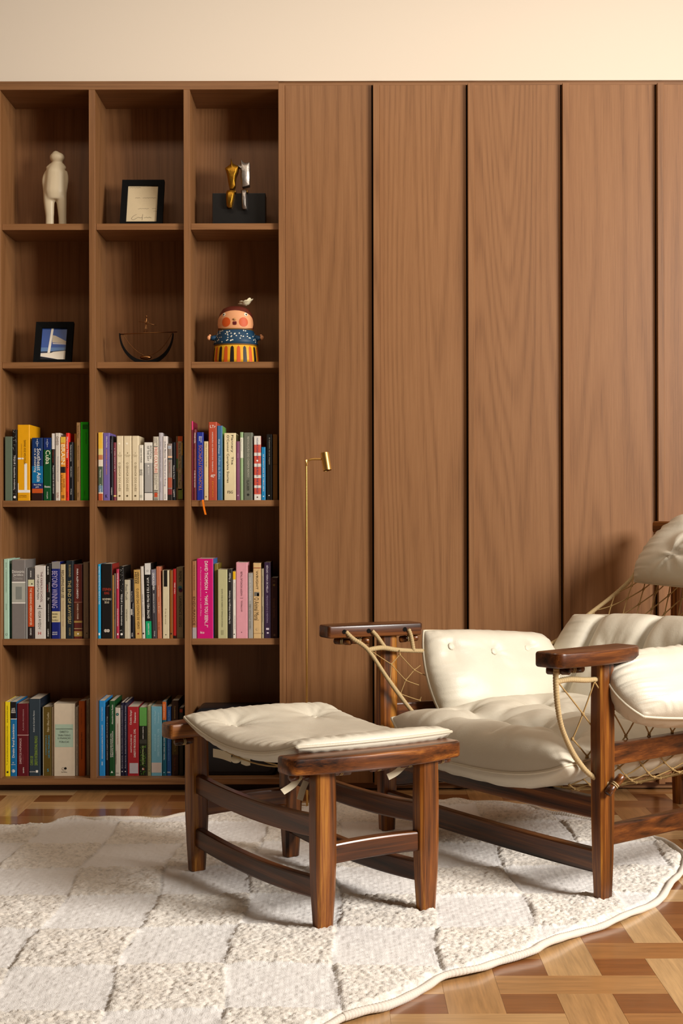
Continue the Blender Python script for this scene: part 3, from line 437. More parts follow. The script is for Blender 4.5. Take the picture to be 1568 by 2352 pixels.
('LM', -0.6481, 0.0248, 0.2184, '#1c1e12', 'black book with green clover pictures, bottom book row, middle bay', {'b': [(0, 0.27, '#5c9a48'), (0.47, 0.53, '#3a3a30')], 'speckg': 1, 't': [('DIREITO AMBIENTAL', 'u', 0.45, 0.58, 0.28, 0.46, W), ('ECONÔMICO', 'u', 0.35, 0.58, 0.56, 0.83, '#c8d890'), ('R', 'h', 0.4, 0.66, 0.885, 0.915, W)], 'o': [(0.53, 0.9, 3.6, '#c84a2c')]}),
('LM', -0.6221, 0.0111, 0.2226, '#8e8a62', 'slim olive-khaki paperback, bottom book row, middle bay', {'t': [('CONSULTA PRÉVIA E COLETIVOS', 'u', 0.35, 0.62, 0.06, 0.9, '#4a4830')], 'o': [(0.55, 0.93, 1.5, K)]}),
('LM', -0.61, 0.0348, 0.2212, '#6ba2b2', 'thick pale teal law book with white sticker, bottom book row, middle bay', {'b': [(0.81, 0.955, '#c4b4a8', 0.02, 0.98)], 't': [('Cândido Rangel', 'u', 0.3, 0.46, 0.06, 0.26, '#a8d0d8'), ('Dinamarco', 'u', 0.6, 0.74, 0.09, 0.24, '#a8d0d8'), ('INSTITUIÇÕES DE', 'u', 0.3, 0.46, 0.4, 0.64, '#a8d0d8'), ('DIREITO PROCESSUAL CIVIL', 'u', 0.58, 0.76, 0.32, 0.72, '#a8d0d8')]}),
('LM', -0.5739, 0.0127, 0.2379, '#14586a', 'dark teal book with orange head panel, bottom book row, middle bay', {'b': [(0.005, 0.25, '#cc6422')], 't': [('Antônio Junqueira', 'u', 0.35, 0.6, 0.04, 0.22, W), ('TEORIA GERAL DO CONTRATO', 'u', 0.35, 0.62, 0.4, 0.79, W)], 'o': [(0.45, 0.955, 2, '#8fb8cc')]}),
('LM', -0.5598, 0.0139, 0.2203, '#1d4c84', 'deep blue book beside the teal one, bottom book row, middle bay', {'t': [('Antônio Carlos', 'u', 0.4, 0.65, 0.05, 0.3, '#8ab0d8'), ('NOÇÕES DE DIREITO CIVIL', 'u', 0.35, 0.6, 0.4, 0.78, '#8ab0d8'), ('FBR', 'h', 0.15, 0.85, 0.94, 0.96, W)]}),
('LM', -0.5438, 0.0216, 0.2398, '#3a2214', 'dark brown book with gold lettering, bottom book row, middle bay', {'b': [(0.27, 0.72, '#4c3c14')], 't': [('Condominium', 'd', 0.38, 0.58, 0.07, 0.24, '#c8a868'), ('GRAVITAS', 'd', 0.38, 0.6, 0.3, 0.68, '#8a7a38'), ('Mestre do saber', 'd', 0.38, 0.55, 0.76, 0.94, '#8a4a34')]}),
('LM', -0.5198, 0.0135, 0.2174, '#262216', 'blackish green book with red square at right end, bottom book row, middle bay', {'b': [(0.02, 0.07, '#a03c1c', 0.1, 0.8)]}),
]
RUG = [(0.000, 2.475), (0.042, 2.512), (0.077, 2.540), (0.119, 2.597), (0.157, 2.649), (0.193, 2.698), (0.259, 2.736), (0.306, 2.788), (0.377, 2.843), (0.409, 2.885), (0.496, 2.983), (0.572, 3.051), (0.707, 3.220), (0.776, 3.369), (0.822, 3.470), (0.864, 3.598), (0.871, 3.652), (0.857, 3.748), (0.837, 3.839), (0.779, 3.957), (0.705, 4.058), (0.596, 4.159), (0.544, 4.246), (0.406, 4.298), (0.343, 4.330), (0.292, 4.317), (0.126, 4.311), (-0.020, 4.298), (-0.122, 4.265), (-0.286, 4.184), (-0.459, 4.135), (-0.522, 4.088), (-0.578, 4.088), (-0.624, 4.058), (-0.684, 4.013), (-0.716, 4.024), (-0.760, 4.058), (-0.800, 4.041), (-0.833, 3.996), (-0.950, 3.973), (-1.111, 3.903), (-1.248, 3.676), (-1.223, 3.331), (-1.044, 2.843), (-0.762, 2.418), (-0.542, 2.267), (-0.263, 2.250), (-0.096, 2.359)]

# ------------------------------------------------------------------ room shell
FRONT = 4.52           # front plane of the built-in furniture
def struct(name, mb, mat, **k):
    me = mb.mesh(name, **k) if isinstance(mb, MB) else mb
    return setp(link(name, me, mat), kind='structure')

struct('wall_back', MB().box(-3.2, 3.25, FRONT+.014, 4.95, 2.2565, 2.80), MAT['plaster'])
struct('wall_rear', MB().box(-1.12, 1.335, 4.80, 4.95, 0, 2.2565), MAT['plaster'])
struct('wall_back_left', MB().box(-3.2, -1.12, FRONT+.014, 4.95, 0, 2.2565), MAT['plaster'])
struct('wall_back_right', MB().box(1.342, 3.25, FRONT+.014, 4.95, 0, 2.2565), MAT['plaster'])
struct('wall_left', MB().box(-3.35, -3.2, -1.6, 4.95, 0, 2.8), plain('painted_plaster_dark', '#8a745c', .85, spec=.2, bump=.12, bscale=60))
b = MB().box(3.25, 3.4, -1.6, .4, 0, 2.8).box(3.25, 3.4, 2.3, 4.95, 0, 2.8).box(3.25, 3.4, .4, 2.3, 0, 1.3).box(3.25, 3.4, .4, 2.3, 2.76, 2.8)
struct('wall_right', b, MAT['plaster'])
struct('ceiling', MB().box(-3.35, 3.4, -1.6, 4.95, 2.8, 2.9), MAT['white'])

# parquet: planks of 3 x 1 units woven over and under, dark squares in the gaps
U = 0.1032; PX, PY = 0.3932, 2.628
def floor_mat(name, attr):
    m, nt, b, N, L = nodes(name)
    if attr:
        ca = N('ShaderNodeAttribute', attribute_name='grain'); vec = ca.outputs['Vector']
        ra = N('ShaderNodeAttribute', attribute_name='tone'); rnd = ra.outputs['Fac']
    else:
        tc = N('ShaderNodeTexCoord'); oi = N('ShaderNodeObjectInfo')
        off = N('ShaderNodeVectorMath', operation='SCALE'); off.inputs[0].default_value = (7.1, 3.7, 5.3)
        L(oi.outputs['Random'], off.inputs['Scale'])
        ad = N('ShaderNodeVectorMath', operation='ADD'); L(tc.outputs['Object'], ad.inputs[0]); L(off.outputs[0], ad.inputs[1])
        vec = ad.outputs[0]; rnd = oi.outputs['Alpha']
    r = N('ShaderNodeValToRGB'); cr = r.color_ramp
    tones = ['#7a4823', '#85532b', '#8d5c32', '#9f6e3e', '#ac8050', '#b89060', '#bf9b6d']
    cr.elements[0].color = srgb(tones[0]); cr.elements[1].color = srgb(tones[-1])
    for i, t in enumerate(tones[1:-1]): cr.elements.new((i+1)/6).color = srgb(t)
    L(rnd, r.inputs[0])
    def st(a, l):
        mp = N('ShaderNodeMapping'); mp.inputs['Scale'].default_value = (l, a, a); L(vec, mp.inputs['Vector']); return mp.outputs[0]
    n1 = N('ShaderNodeTexNoise'); n1.inputs['Scale'].default_value = 1; n1.inputs['Detail'].default_value = 5; n1.inputs['Roughness'].default_value = .6
    L(st(75, 5), n1.inputs['Vector'])
    n2 = N('ShaderNodeTexNoise'); n2.inputs['Scale'].default_value = 1; n2.inputs['Detail'].default_value = 3
    L(st(260, 16), n2.inputs['Vector'])
    f = math_n(N, L, 'ADD', math_n(N, L, 'MULTIPLY', n1.outputs[0], .7), math_n(N, L, 'MULTIPLY', n2.outputs[0], .5))
    f = math_n(N, L, 'MULTIPLY_ADD', f, 1.15); f.node.inputs[2].default_value = .28
    hv = N('ShaderNodeHueSaturation'); L(f, hv.inputs['Value']); L(r.outputs[0], hv.inputs['Color'])
    L(hv.outputs[0], b.inputs['Base Color'])
    b.inputs['Roughness'].default_value = .30; b.inputs['Coat Weight'].default_value = .5; b.inputs['Coat Roughness'].default_value = .12
    bp = N('ShaderNodeBump'); bp.inputs['Strength'].default_value = .06; bp.inputs['Distance'].default_value = .001
    L(n1.outputs[0], bp.inputs['Height']); L(bp.outputs[0], b.inputs['Normal'])
    return m
FM1, FM2 = floor_mat('parquet_varnished', False), floor_mat('parquet_varnished_field', True)
floor = struct('floor', MB().box(-3.35, 3.4, -1.6, 4.95, -.12, -.012), plain('parquet_joint', '#4a2c16', .7, bump=.1))
rng = random.Random(4)
def plank_mesh(name, lx, ly):
    g = .00012; c = .0003
    x, y = lx/2-g, ly/2-g
    mb = MB()
    v = [(-x,-y,-.012),(x,-y,-.012),(x,y,-.012),(-x,y,-.012),(-x,-y,-c),(x,-y,-c),(x,y,-c),(-x,y,-c),
         (-x+c,-y+c,0),(x-c,-y+c,0),(x-c,y-c,0),(-x+c,y-c,0)]
    f = [(0,1,5,4),(1,2,6,5),(2,3,7,6),(3,0,4,7),(4,5,9,8),(5,6,10,9),(6,7,11,10),(7,4,8,11),(8,9,10,11)]
    return mb.add(v, f)
MP3 = plank_mesh('parquet_plank', 3*U, U); MP1 = plank_mesh('parquet_square', U, U)
me3, me1 = MP3.mesh('parquet_plank'), MP1.mesh('parquet_square')
me3.materials.append(FM1); me1.materials.append(FM1)
def pieces():
    for i in range(-36, 29):
        for j in range(-42, 21):
            cx, cy = PX+(i+.5)*U, PY+(j+.5)*U
            if i % 2 and j % 2: yield ('s', cx, cy)
            elif i % 2 == 0 and j % 2 == 0:
                yield ('h' if (i//2+j//2) % 2 == 0 else 'v', cx, cy)
def inside(poly, x, y):
    c = False
    for (x1, y1), (x2, y2) in zip(poly, poly[1:]+poly[:1]):
        if (y1 > y) != (y2 > y) and x < (x2-x1)*(y-y1)/(y2-y1)+x1: c = not c
    return c
fv, ff, fg, ft = [], [], [], []
for kd, cx, cy in pieces():
    tone = rng.uniform(0, .22) if kd == 's' else (rng.uniform(.60, 1) if rng.random() < .66 else rng.uniform(.28, .58))
    rot = math.pi/2 if kd == 'v' else 0
    hx, hy = (1.5*U, .5*U) if kd == 'h' else ((.5*U, 1.5*U) if kd == 'v' else (.5*U, .5*U))
    if cy+hy > 4.79 or cx-hx < -3.2 or cx+hx > 3.25: continue
    halfw = cy*.2391+.05
    seen = abs(cx)-hx < halfw and cy+hy > 2.40 and cy-hy < 4.62
    cover = all(inside(RUG, cx+a*hx*1.1, cy+c*hy*1.1) for a in (-1, 0, 1) for c in (-1, 0, 1))
    if seen and not cover:
        o = link('parquet_square' if kd == 's' else 'parquet_plank', me1 if kd == 's' else me3, None, floor, (cx, cy, 0), (0, 0, rot))
        o.color = (1, 1, 1, tone)
    else:
        src = MP1 if kd == 's' else MP3
        n = len(fv); ca, sa = math.cos(rot), math.sin(rot); q = rng.random()*9
        for x, y, z in src.v:
            fv.append((cx+x*ca-y*sa, cy+x*sa+y*ca, z)); fg.append((x+q, y+q*.7, z)); ft.append(tone)
        ff += [tuple(k+n for k in p) for p in src.f]
me = mesh('parquet_field', fv, ff)
at = me.attributes.new('grain', 'FLOAT_VECTOR', 'POINT'); at.data.foreach_set('vector', np.array(fg, 'f').ravel())
at = me.attributes.new('tone', 'FLOAT', 'POINT'); at.data.foreach_set('value', np.array(ft, 'f'))
link('parquet_field', me, FM2, floor, kind='stuff')

# ------------------------------------------------------------------ bookcase and panelled wardrobe
XF = [-1.0973+.3*k for k in range(9)]      # left faces of the upright boards
TOPS = [.046, .486, .926, 1.366, 1.806]
bc = thing('bookcase', 'built-in walnut bookcase with three bays of five open compartments', 'bookcase', (0, FRONT, 0))
for k in range(3):
    link('upright_panel', MB().box(XF[k], XF[k]+.02, 0, .235, .046, 2.226).mesh('upright_panel', bevel=.0008, seg=1), MAT['veneer_v'], bc)
link('top_panel', MB().box(XF[0], XF[3], 0, .235, 2.226, 2.245).mesh('top_panel', bevel=.0008, seg=1), MAT['veneer_h'], bc)
link('bottom_panel', MB().box(XF[0], XF[3], 0, .235, .026, .046).mesh('bottom_panel', bevel=.0008, seg=1), MAT['veneer_h'], bc)
for k in range(3):
    x0, x1 = XF[k]+.02, XF[k+1]
    link('back_panel', MB().box(x0, x1, .216, .235, .046, 2.226).mesh('back_panel'), MAT['veneer_v'], bc)
    for z in TOPS[1:]:
        link('shelf', MB().box(x0+.0003, x1-.0003, .02, .216, z-.02, z).mesh('shelf', bevel=.0008, seg=1), MAT['veneer_h'], bc)
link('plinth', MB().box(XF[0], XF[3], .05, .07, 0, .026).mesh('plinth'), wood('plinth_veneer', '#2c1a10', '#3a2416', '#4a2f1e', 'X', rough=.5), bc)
link('top_filler', MB().box(XF[0], XF[3], .012, .235, 2.245, 2.2565).mesh('top_filler'), MAT['veneer_h'], bc)

wr = thing('panelled_wardrobe', 'tall walnut wall wardrobe of five flat panels with projecting fins', 'wardrobe', (0, FRONT, 0))
for k in range(3, 8):
    h = .235 if k == 3 else .05
    link('fin', MB().box(XF[k], XF[k]+.02, 0, h, .0235, 2.2445).mesh('fin', bevel=.0008, seg=1), MAT['veneer_v'], wr)
    link('door_panel', MB().box(XF[k]+.0204, XF[k+1]-.0045, .02, .045, .0255, 2.2445).mesh('door_panel', bevel=.0008, seg=1), MAT['veneer_v'], wr)
link('plinth', MB().box(XF[3], XF[8], .045, .065, .004, .0225).mesh('plinth'), MAT['veneer_h'], wr)
link('carcass', MB().box(XF[3]+.021, XF[8], .052, .26, .03, 2.2565).mesh('carcass'), MAT['dark'], wr)
link('top_filler', MB().box(XF[3], XF[8], .022, .05, 2.2448, 2.2565).mesh('top_filler'), MAT['veneer_h'], wr)
link('fin', MB().box(XF[8], XF[8]+.02, 0, .05, .0235, 2.2445).mesh('fin', bevel=.0008, seg=1), MAT['veneer_v'], wr)

# ------------------------------------------------------------------ books
ROWZ = {'U': (.926, 4.548), 'M': (.486, 4.548), 'L': (.046, 4.562)}
BAYX = {'L': -1.0773, 'M': -.7773, 'R': -.4773}
GROUPS = {'U': 'books on the upper book row', 'M': 'books on the middle book row', 'L': 'books on the bottom book row'}
TEXTS = []           # (curve object, box, parent) turned into meshes all at once
def text_later(s, box, parent, col, direction, y=-.0007, name='spine_title'):
    cu = bpy.data.curves.new('t', 'FONT'); cu.body = s; cu.size = 1; cu.resolution_u = 2
    o = bpy.data.objects.new('t', cu); COL.objects.link(o)
    TEXTS.append((o, box, parent, col, direction, y, name))
def flush_texts():
    bpy.context.view_layer.update()
    dg = bpy.context.evaluated_depsgraph_get()
    for o, (x0, x1, z0, z1), parent, col, d, y, name in TEXTS:
        me = bpy.data.meshes.new_from_object(o.evaluated_get(dg))
        n = len(me.vertices)
        if n == 0: continue
        a = np.empty(n*3, 'f'); me.vertices.foreach_get('co', a); a = a.reshape(n, 3)
        lo, hi = a.min(0), a.max(0); sz = np.maximum(hi-lo, 1e-6)
        u, v = (a[:, 0]-lo[0])/sz[0], (a[:, 1]-lo[1])/sz[1]
        q = np.zeros((n, 3), 'f'); q[:, 1] = y
        if d == 'h': q[:, 0] = x0+u*(x1-x0); q[:, 2] = z0+v*(z1-z0)
        elif d == 'd': q[:, 0] = x0+v*(x1-x0); q[:, 2] = z1-u*(z1-z0)
        else: q[:, 0] = x1-v*(x1-x0); q[:, 2] = z0+u*(z1-z0)
        me.vertices.foreach_set('co', q.ravel()); me.materials.clear(); me.name = name; me.update()
        t = link(name, me, MAT['print'], parent); t.color = srgb(col, 1.1)
        cu = o.data
        bpy.data.objects.remove(o); bpy.data.curves.remove(cu)
    TEXTS.clear()
bank = random.Random(11)
GAIN = 1.0
for key, xo, w, h, col, lab, d in BOOKS:
    zb, yf = ROWZ[key[0]]
    yf += d.get('back', 0)*.001+bank.uniform(0, .002)
    dep = bank.uniform(.125, .145) if h < .22 else bank.uniform(.145, .16)
    root = thing('book', lab, 'book', (xo+w/2, yf, zb), 0, GROUPS[key[0]])
    if d.get('lean'): root.rotation_euler = (0, math.radians(d['lean']), 0)
    t = min(.0012, w*.2); rb = min(.0025, w*.25); a, c = -w/2, w/2
    mb = MB()                                          # one folded card: rounded spine and two boards
    out = [(a, dep), (a, rb), (a+rb*.3, rb*.3), (a+rb, 0), (c-rb, 0), (c-rb*.3, rb*.3), (c, rb), (c, dep), (c-t, dep), (c-t, rb+t), (a+t, rb+t), (a+t, dep)]
    n = len(out)
    mb.v = [(x, y, 0) for x, y in out]+[(x, y, h) for x, y in out]
    mb.f = [(i, (i+1) % n, n+(i+1) % n, n+i) for i in range(n)]
    mb.f += [(n+0, n+11, n+10, n+1)[::-1], (n+1, n+10, n+9, n+6, n+5, n+4, n+3, n+2)[::-1], (n+6, n+9, n+8, n+7)[::-1], (0, 11, 10, 1), (1, 10, 9, 6, 5, 4, 3, 2), (6, 9, 8, 7)]
    cov = link('cover', mb.mesh('cover'), MAT['print'], root); cov.color = srgb(col, GAIN)
    link('page_block', MB().box(a+t, c-t, rb+t, dep-.002, .001, h-.0012).mesh('page_block'), MAT['paper'], root)
    if d.get('side'):
        o = link('side_print', MB().box(c, c+.0002, rb, dep, .0005, h-.0005).mesh('side_print'), MAT['print'], cov); o.color = srgb(d['side'], GAIN)
    def X(f): return a+w*f
    def Z(f): return h*(1-f)
    for bnd in d.get('b', ()):
        y0, y1, bc_ = bnd[:3]; x0, x1 = bnd[3:] if len(bnd) > 3 else (.0, 1.)
        full = x0 <= 0 and x1 >= 1
        yy = -.00025 if full else -.00045
        m_ = max(0, rb*.6)
        xa, xb = max(X(x0), a+m_), min(X(x1), c-m_)
        m2 = MB().quad((xa, yy, Z(y1)), (xb, yy, Z(y1)), (xb, yy, Z(y0)), (xa, yy, Z(y0)))
        if full:                                       # the band turns round the spine's edges
            m2.quad((a-.0002, rb, Z(y1)), (xa, yy, Z(y1)), (xa, yy, Z(y0)), (a-.0002, rb, Z(y0)))
            m2.quad((xb, yy, Z(y1)), (c+.0002, rb, Z(y1)), (c+.0002, rb, Z(y0)), (xb, yy, Z(y0)))
        o = link('spine_band', m2.mesh('spine_band'), MAT['print'], cov); o.color = srgb(bc_, GAIN)
    if d.get('stripes'):
        m2 = MB()
        for k in range(42):
            z0 = h*(k+.2)/42; m2.quad((a+rb*.5, -.0002, z0), (c-rb*.5, -.0002, z0), (c-rb*.5, -.0002, z0+h/84), (a+rb*.5, -.0002, z0+h/84))
        o = link('spine_stripes', m2.mesh('spine_stripes'), MAT['print'], cov, kind='stuff'); o.color = srgb('#1a1712')
    for k, (x, y, r, oc) in enumerate(d.get('o', ())):
        r = min(r*.001, w*.45)
        o = link('emblem', MB().disc((X(x), -.0005-.0001*k, Z(y)), (1, 0, 0), (0, 0, 1), r).mesh('emblem'), MAT['print'], cov); o.color = srgb(oc, GAIN)
    if d.get('speck'):
        m2 = MB()
        for k in range(d['speck']*2):
            fz = bank.random(); fz = fz*.36 if k % 3 else .84+fz*.14
            m2.disc((X(bank.uniform(.15, .85)), -.0003, Z(fz)), (1, 0, 0), (0, 0, 1), bank.choice((.0003, .0004, .0005, .0009)), 6)
        o = link('printed_specks', m2.mesh('printed_specks'), MAT['print'], cov, kind='stuff'); o.color = srgb('#cfc9be')
    if d.get('speckg'):
        m2 = MB()
        for k in range(70):
            m2.disc((X(bank.uniform(.12, .88)), -.0004-.00001*k, Z(bank.uniform(.55, .98))), (1, 0, 0), (0, 0, 1), bank.uniform(.0008, .0018), 6)
        o = link('clover_print', m2.mesh('clover_print'), MAT['print'], cov, kind='stuff'); o.color = srgb('#4a7a24')
    if d.get('tri'):
        zc = Z(.565) if d['tri'] == 1 else Z(.96); s_ = .004
        xx = X(.48)
        o = link('emblem', MB().add([(xx-s_, -.0005, zc), (xx+s_, -.0005, zc), (xx, -.0005, zc+s_*1.8)], [(0, 1, 2)]).mesh('emblem'), MAT['print'], cov)
        o.color = srgb('#4a4440' if d['tri'] == 1 else '#d8dcd0')
    if d.get('ribbon'):
        P = smooth_path([(c-.004, .004, .0012), (c-.002, -.006, .0012), (c, -.0195, .0004), (c+.002, -.0215, -.012), (c+.005, -.021, -.03), (c+.009, -.0208, -.046)], 6)
        m2 = MB()
        for p, q in zip(P, P[1:]): m2.quad(p+Vector((-.003, 0, 0)), p+Vector((.003, 0, 0)), q+Vector((.003, 0, 0)), q+Vector((-.003, 0, 0)))
        o = link('ribbon_marker', m2.mesh('ribbon_marker'), MAT['print'], root, label='orange ribbon marker hanging over the shelf edge'); o.color = srgb('#f07a10')
    for s, dr, x0, x1, y0, y1, tcol in d.get('t', ()):
        text_later(s, (X(x0), X(x1), Z(y1), Z(y0)), cov, tcol, dr)

# ------------------------------------------------------------------ things on the upper shelves
def remeshed(name, mb, voxel=.003, smooth=6):
    """one skin over overlapping volumes"""
    me = mb.mesh('tmp')
    o = bpy.data.objects.new('tmp', me); COL.objects.link(o)
    md = o.modifiers.new('r', 'REMESH'); md.mode = 'VOXEL'; md.voxel_size = voxel
    ms = o.modifiers.new('s', 'SMOOTH'); ms.iterations = smooth; ms.factor = .5
    bpy.context.view_layer.update()
    out = bpy.data.meshes.new_from_object(o.evaluated_get(bpy.context.evaluated_depsgraph_get()))
    bpy.data.objects.remove(o); out.name = name
    out.polygons.foreach_set('use_smooth', [True]*len(out.polygons))
    return out

def relief(out, y0, y1, bulge=.004, inset=.3):
    """flat casting with a swollen front: outline in x, z"""
    c = sum((Vector((x, 0, z)) for x, z in out), Vector())/len(out); n = len(out)
    v = [(x, y1, z) for x, z in out]+[(x, y0, z) for x, z in out]
    v += [(c.x+(x-c.x)*(1-inset), y0-bulge, c.z+(z-c.z)*(1-inset)) for x, z in out]
    f = [tuple(range(n)), tuple(range(3*n-1, 2*n-1, -1))]
    for a in (0, n): f += [(a+i, a+n+i, a+n+(i+1) % n, a+(i+1) % n) for i in range(n)]
    return v, f

# white standing figure
K_ = .0001437
def sz(zy): return .0157+(1885-zy)*K_
mb = MB()
Mf = Matrix.Diagonal((1, .72, 1))
def limb(p, r):
    P = smooth_path([((x-665)*K_, 0, sz(y)) for x, y in p], 6)
    R = [r[0][0]*K_]*len(P)
    for i, q in enumerate(P):
        t = i/(len(P)-1)*(len(r)-1); k = min(int(t), len(r)-2); R[i] = (r[k][0]*(1-(t-k))+r[k+1][0]*(t-k))*K_
    v, f = tube_data(P, R, 16); mb.add([Mf @ Vector(q) for q in v], f)
limb([(525, 1990), (530, 1700), (515, 1400), (525, 1150)], [(98,), (100,), (125,), (150,)])
limb([(822, 1990), (815, 1700), (800, 1400), (775, 1150)], [(92,), (96,), (118,), (145,)])
limb([(650, 1330), (650, 1150), (660, 900), (670, 700), (685, 560), (690, 480)], [(190,), (250,), (235,), (225,), (150,), (92,)])
limb([(492, 700), (432, 840), (425, 1010), (470, 1200)], [(70,), (74,), (66,), (78,)])
limb([(862, 690), (898, 820), (880, 1010), (830, 1200)], [(70,), (64,), (66,), (84,)])
limb([(480, 655), (590, 575), (690, 545), (790, 575), (870, 655)], [(76,), (88,), (95,), (88,), (70,)])
mb.ball(((700-665)*K_, 0, sz(375)), 172*K_, 136*K_, 124*K_, 18, 12)
mb.ball(((672-665)*K_, 0, sz(300)), 88*K_, 84*K_, 80*K_, 14, 10)
me = remeshed('standing_figure', mb, .0026, 16)
o = link('standing_figure', me, plain('matte_ivory_ceramic', '#d8c7a6', .42, spec=.4, bump=.04, bscale=40), None, (-.924, 4.63, 1.806))
setp(o, 'cream ceramic standing human figure without face or hands, top shelf, left bay', 'sculpture')

# picture frames
def frame(lab, x, y, z, w, h, bw, tilt, bh=None):
    r = thing('picture_frame', lab, 'picture frame', (x, y, z)); r.rotation_euler = (math.radians(-tilt), 0, 0)
    bh = bh or bw
    mb = MB().add([(-w/2, 0, 0), (w/2, 0, 0), (w/2, 0, h), (-w/2, 0, h), (-w/2+bw, .002, bh), (w/2-bw, .002, bh), (w/2-bw, .002, h-bw), (-w/2+bw, .002, h-bw),
                   (-w/2, .016, 0), (w/2, .016, 0), (w/2, .016, h), (-w/2, .016, h), (-w/2+bw, .01, bh), (w/2-bw, .01, bh), (w/2-bw, .01, h-bw), (-w/2+bw, .01, h-bw)],
                  [(0,1,5,4),(1,2,6,5),(2,3,7,6),(3,0,4,7),(0,8,9,1),(1,9,10,2),(2,10,11,3),(3,11,8,0),(4,5,13,12),(5,6,14,13),(6,7,15,14),(7,4,12,15),(11,10,9,8)])
    link('moulding', mb.mesh('moulding'), MAT['black'], r)
    link('easel_leg', MB().box(-.012, .012, .016, .019, .02, h*.8).mesh('easel_leg'), MAT['black'], r)
    return r, -w/2+bw, w/2-bw, bh, h-bw
s_ = 4.60/3280
r, x0, x1, z0, z1 = frame('black picture frame with a handwritten note, top shelf, middle bay', (326-784)*s_, 4.585, 1.8062, .137, .176, .0195, 21)
sheet = link('note_sheet', MB().box(x0, x1, .0082, .0095, z0, z1).mesh('note_sheet'), plain('note_paper', '#c9b692', .85, bump=.05, vary=.08), r)
def px_(u): return x0+(x1-x0)*u
def pz_(v): return z1-(z1-z0)*v
hand = random.Random(3); mb = MB()
def scribble(u0, u1, v, amp, n, rr=.0003):
    P = [(px_(u0+(u1-u0)*k/n), .0079, pz_(v+amp*math.sin(k*2.1)*hand.uniform(.3, 1))) for k in range(n+1)]
    mb.tube(smooth_path(P, 3), rr, 4)
scribble(.04, .42, .04, .018, 13); scribble(.25, .42, .325, .013, 7); scribble(.5, .95, .325, .012, 16)
scribble(.37, .72, .625, .012, 12); scribble(.83, .96, .62, .01, 5); scribble(.88, .99, .69, .012, 5)
mb.tube(smooth_path([(px_(.33), .0079, pz_(.78)), (px_(.22), .0079, pz_(.83)), (px_(.17), .0079, pz_(.9)), (px_(.24), .0079, pz_(.925)), (px_(.34), .0079, pz_(.88)), (px_(.4), .0079, pz_(.86)), (px_(.46), .0079, pz_(.88)), (px_(.52), .0079, pz_(.86))], 4), .0004, 4)
mb.tube(smooth_path([(px_(.53), .0079, pz_(.78)), (px_(.52), .0079, pz_(.94))], 3), .0004, 4)
scribble(.58, .82, .87, .025, 7, .0004)
link('handwriting', mb.mesh('handwriting'), plain('ink', '#3a3026', .8), sheet)

r, x0, x1, z0, z1 = frame('black picture frame with a photograph of a sailing boat deck, left bay', (122-784)*s_, 4.585, 1.3662, .122, .150, .0205, 20, .016)
pic = link('photograph', MB().box(x0, x1, .0082, .0095, z0, z1).mesh('photograph'), plain('photo_sky', '#3c5aa0', .35, vary=.25, bscale=12), r)
def shape(nm, pts, col, lay):
    link(nm, MB().add([(px_(u), .0081-.0001*lay, pz_(v)) for u, v in pts], [tuple(range(len(pts)))]).mesh(nm), plain('photo_'+nm, col, .35, bump=.02), pic)
shape('printed_sea', [(0, .60), (1, .60), (1, .74), (0, .74)], '#5c7ca8', 0.5)
shape('printed_hull', [(0, .78), (.4, .77), (.5, .73), (1, .69), (1, .98), (.8, .99), (.4, .93), (0, .88)], '#e8dcc8', 1)
shape('printed_shade', [(0, .73), (.45, .72), (1, .68), (1, .7), (.5, .74), (.4, .775), (0, .77)], '#1c2236', 1.5)
shape('printed_keel', [(0, .885), (.4, .935), (.8, .99), (.6, 1), (0, 1)], '#14141c', 1.5)
shape('printed_mast', [(.36, 0), (.45, 0), (.37, .77), (.27, .77)], '#efe6d6', 2)
shape('printed_sail', [(.42, .21), (.55, .23), (1, .41), (1, .48), (.8, .47), (.43, .44)], '#c4b6a0', 2.5)
shape('printed_boom', [(.45, .46), (1, .485), (1, .51), (.45, .49)], '#d8ccc4', 3)

# torso casting on a black block
st = thing('bronze_sculpture', 'gilt and silver metal torso pair sitting on a black stone block', 'sculpture', (-.329, 4.60, 1.806))
blk = plain('black_stone', '#161412', .35, spec=.5, bump=.1, bscale=80, vary=.5)
link('stone_block', MB().box(-.086, .086, .012, .075, 0, .1125).mesh('stone_block', bevel=.002), blk, st)
kk = .000152
def q(x, y): return ((x-760)*kk, .0113+.0035+(1575-y)*kk)
gold = plain('gilt_bronze', '#94691f', .40, metal=1.0, bump=.5, bscale=110); silv = plain('silvered_bronze', '#968d84', .42, metal=1.0, bump=.6, bscale=120)
for nm, mt, segs in (('gilt_figure', gold, ([(600,220),(640,330),(700,362),(762,385),(742,500),(700,600),(692,720),(690,800),(640,868),(570,868),(545,750),(515,560),(475,430),(590,340)], [(520,905),(600,885),(665,900),(680,945),(650,1130),(612,1270),(550,1272),(510,1240),(495,1080),(498,960)])),
                     ('silver_figure', silv, ([(815,235),(850,290),(900,322),(995,300),(1000,500),(992,790),(900,815),(835,828),(812,700),(805,600),(815,500),(790,410),(730,365),(795,340)], [(825,900),(900,892),(928,910),(932,1290),(900,1302),(845,1295),(828,1240),(822,1050)]))):
    p = None
    for k, s in enumerate(segs):
        pts = [q(*a) for a in s]
        v, f = relief(pts, (-.004 if k == 0 else -.006), (.03 if k == 0 else .0118), .006, .42)
        me = MB().add(v, f).mesh(nm if k == 0 else 'shin', bevel=.0012, seg=2, smooth=True)
        p = link(nm if k == 0 else 'shin', me, mt, st if k == 0 else p)
    cx = (segs[0][0][0]+30-760)*kk if nm[0] == 'g' else (885-760)*kk
    zt = q(0, 870)[1]
    link('lap', MB().box(cx-.011, cx+.011, -.005, .05, zt-.013, zt-.002).mesh('lap', bevel=.003), plain(nm+'_lap', '#4a3210', .4, metal=1, bump=.2), p)

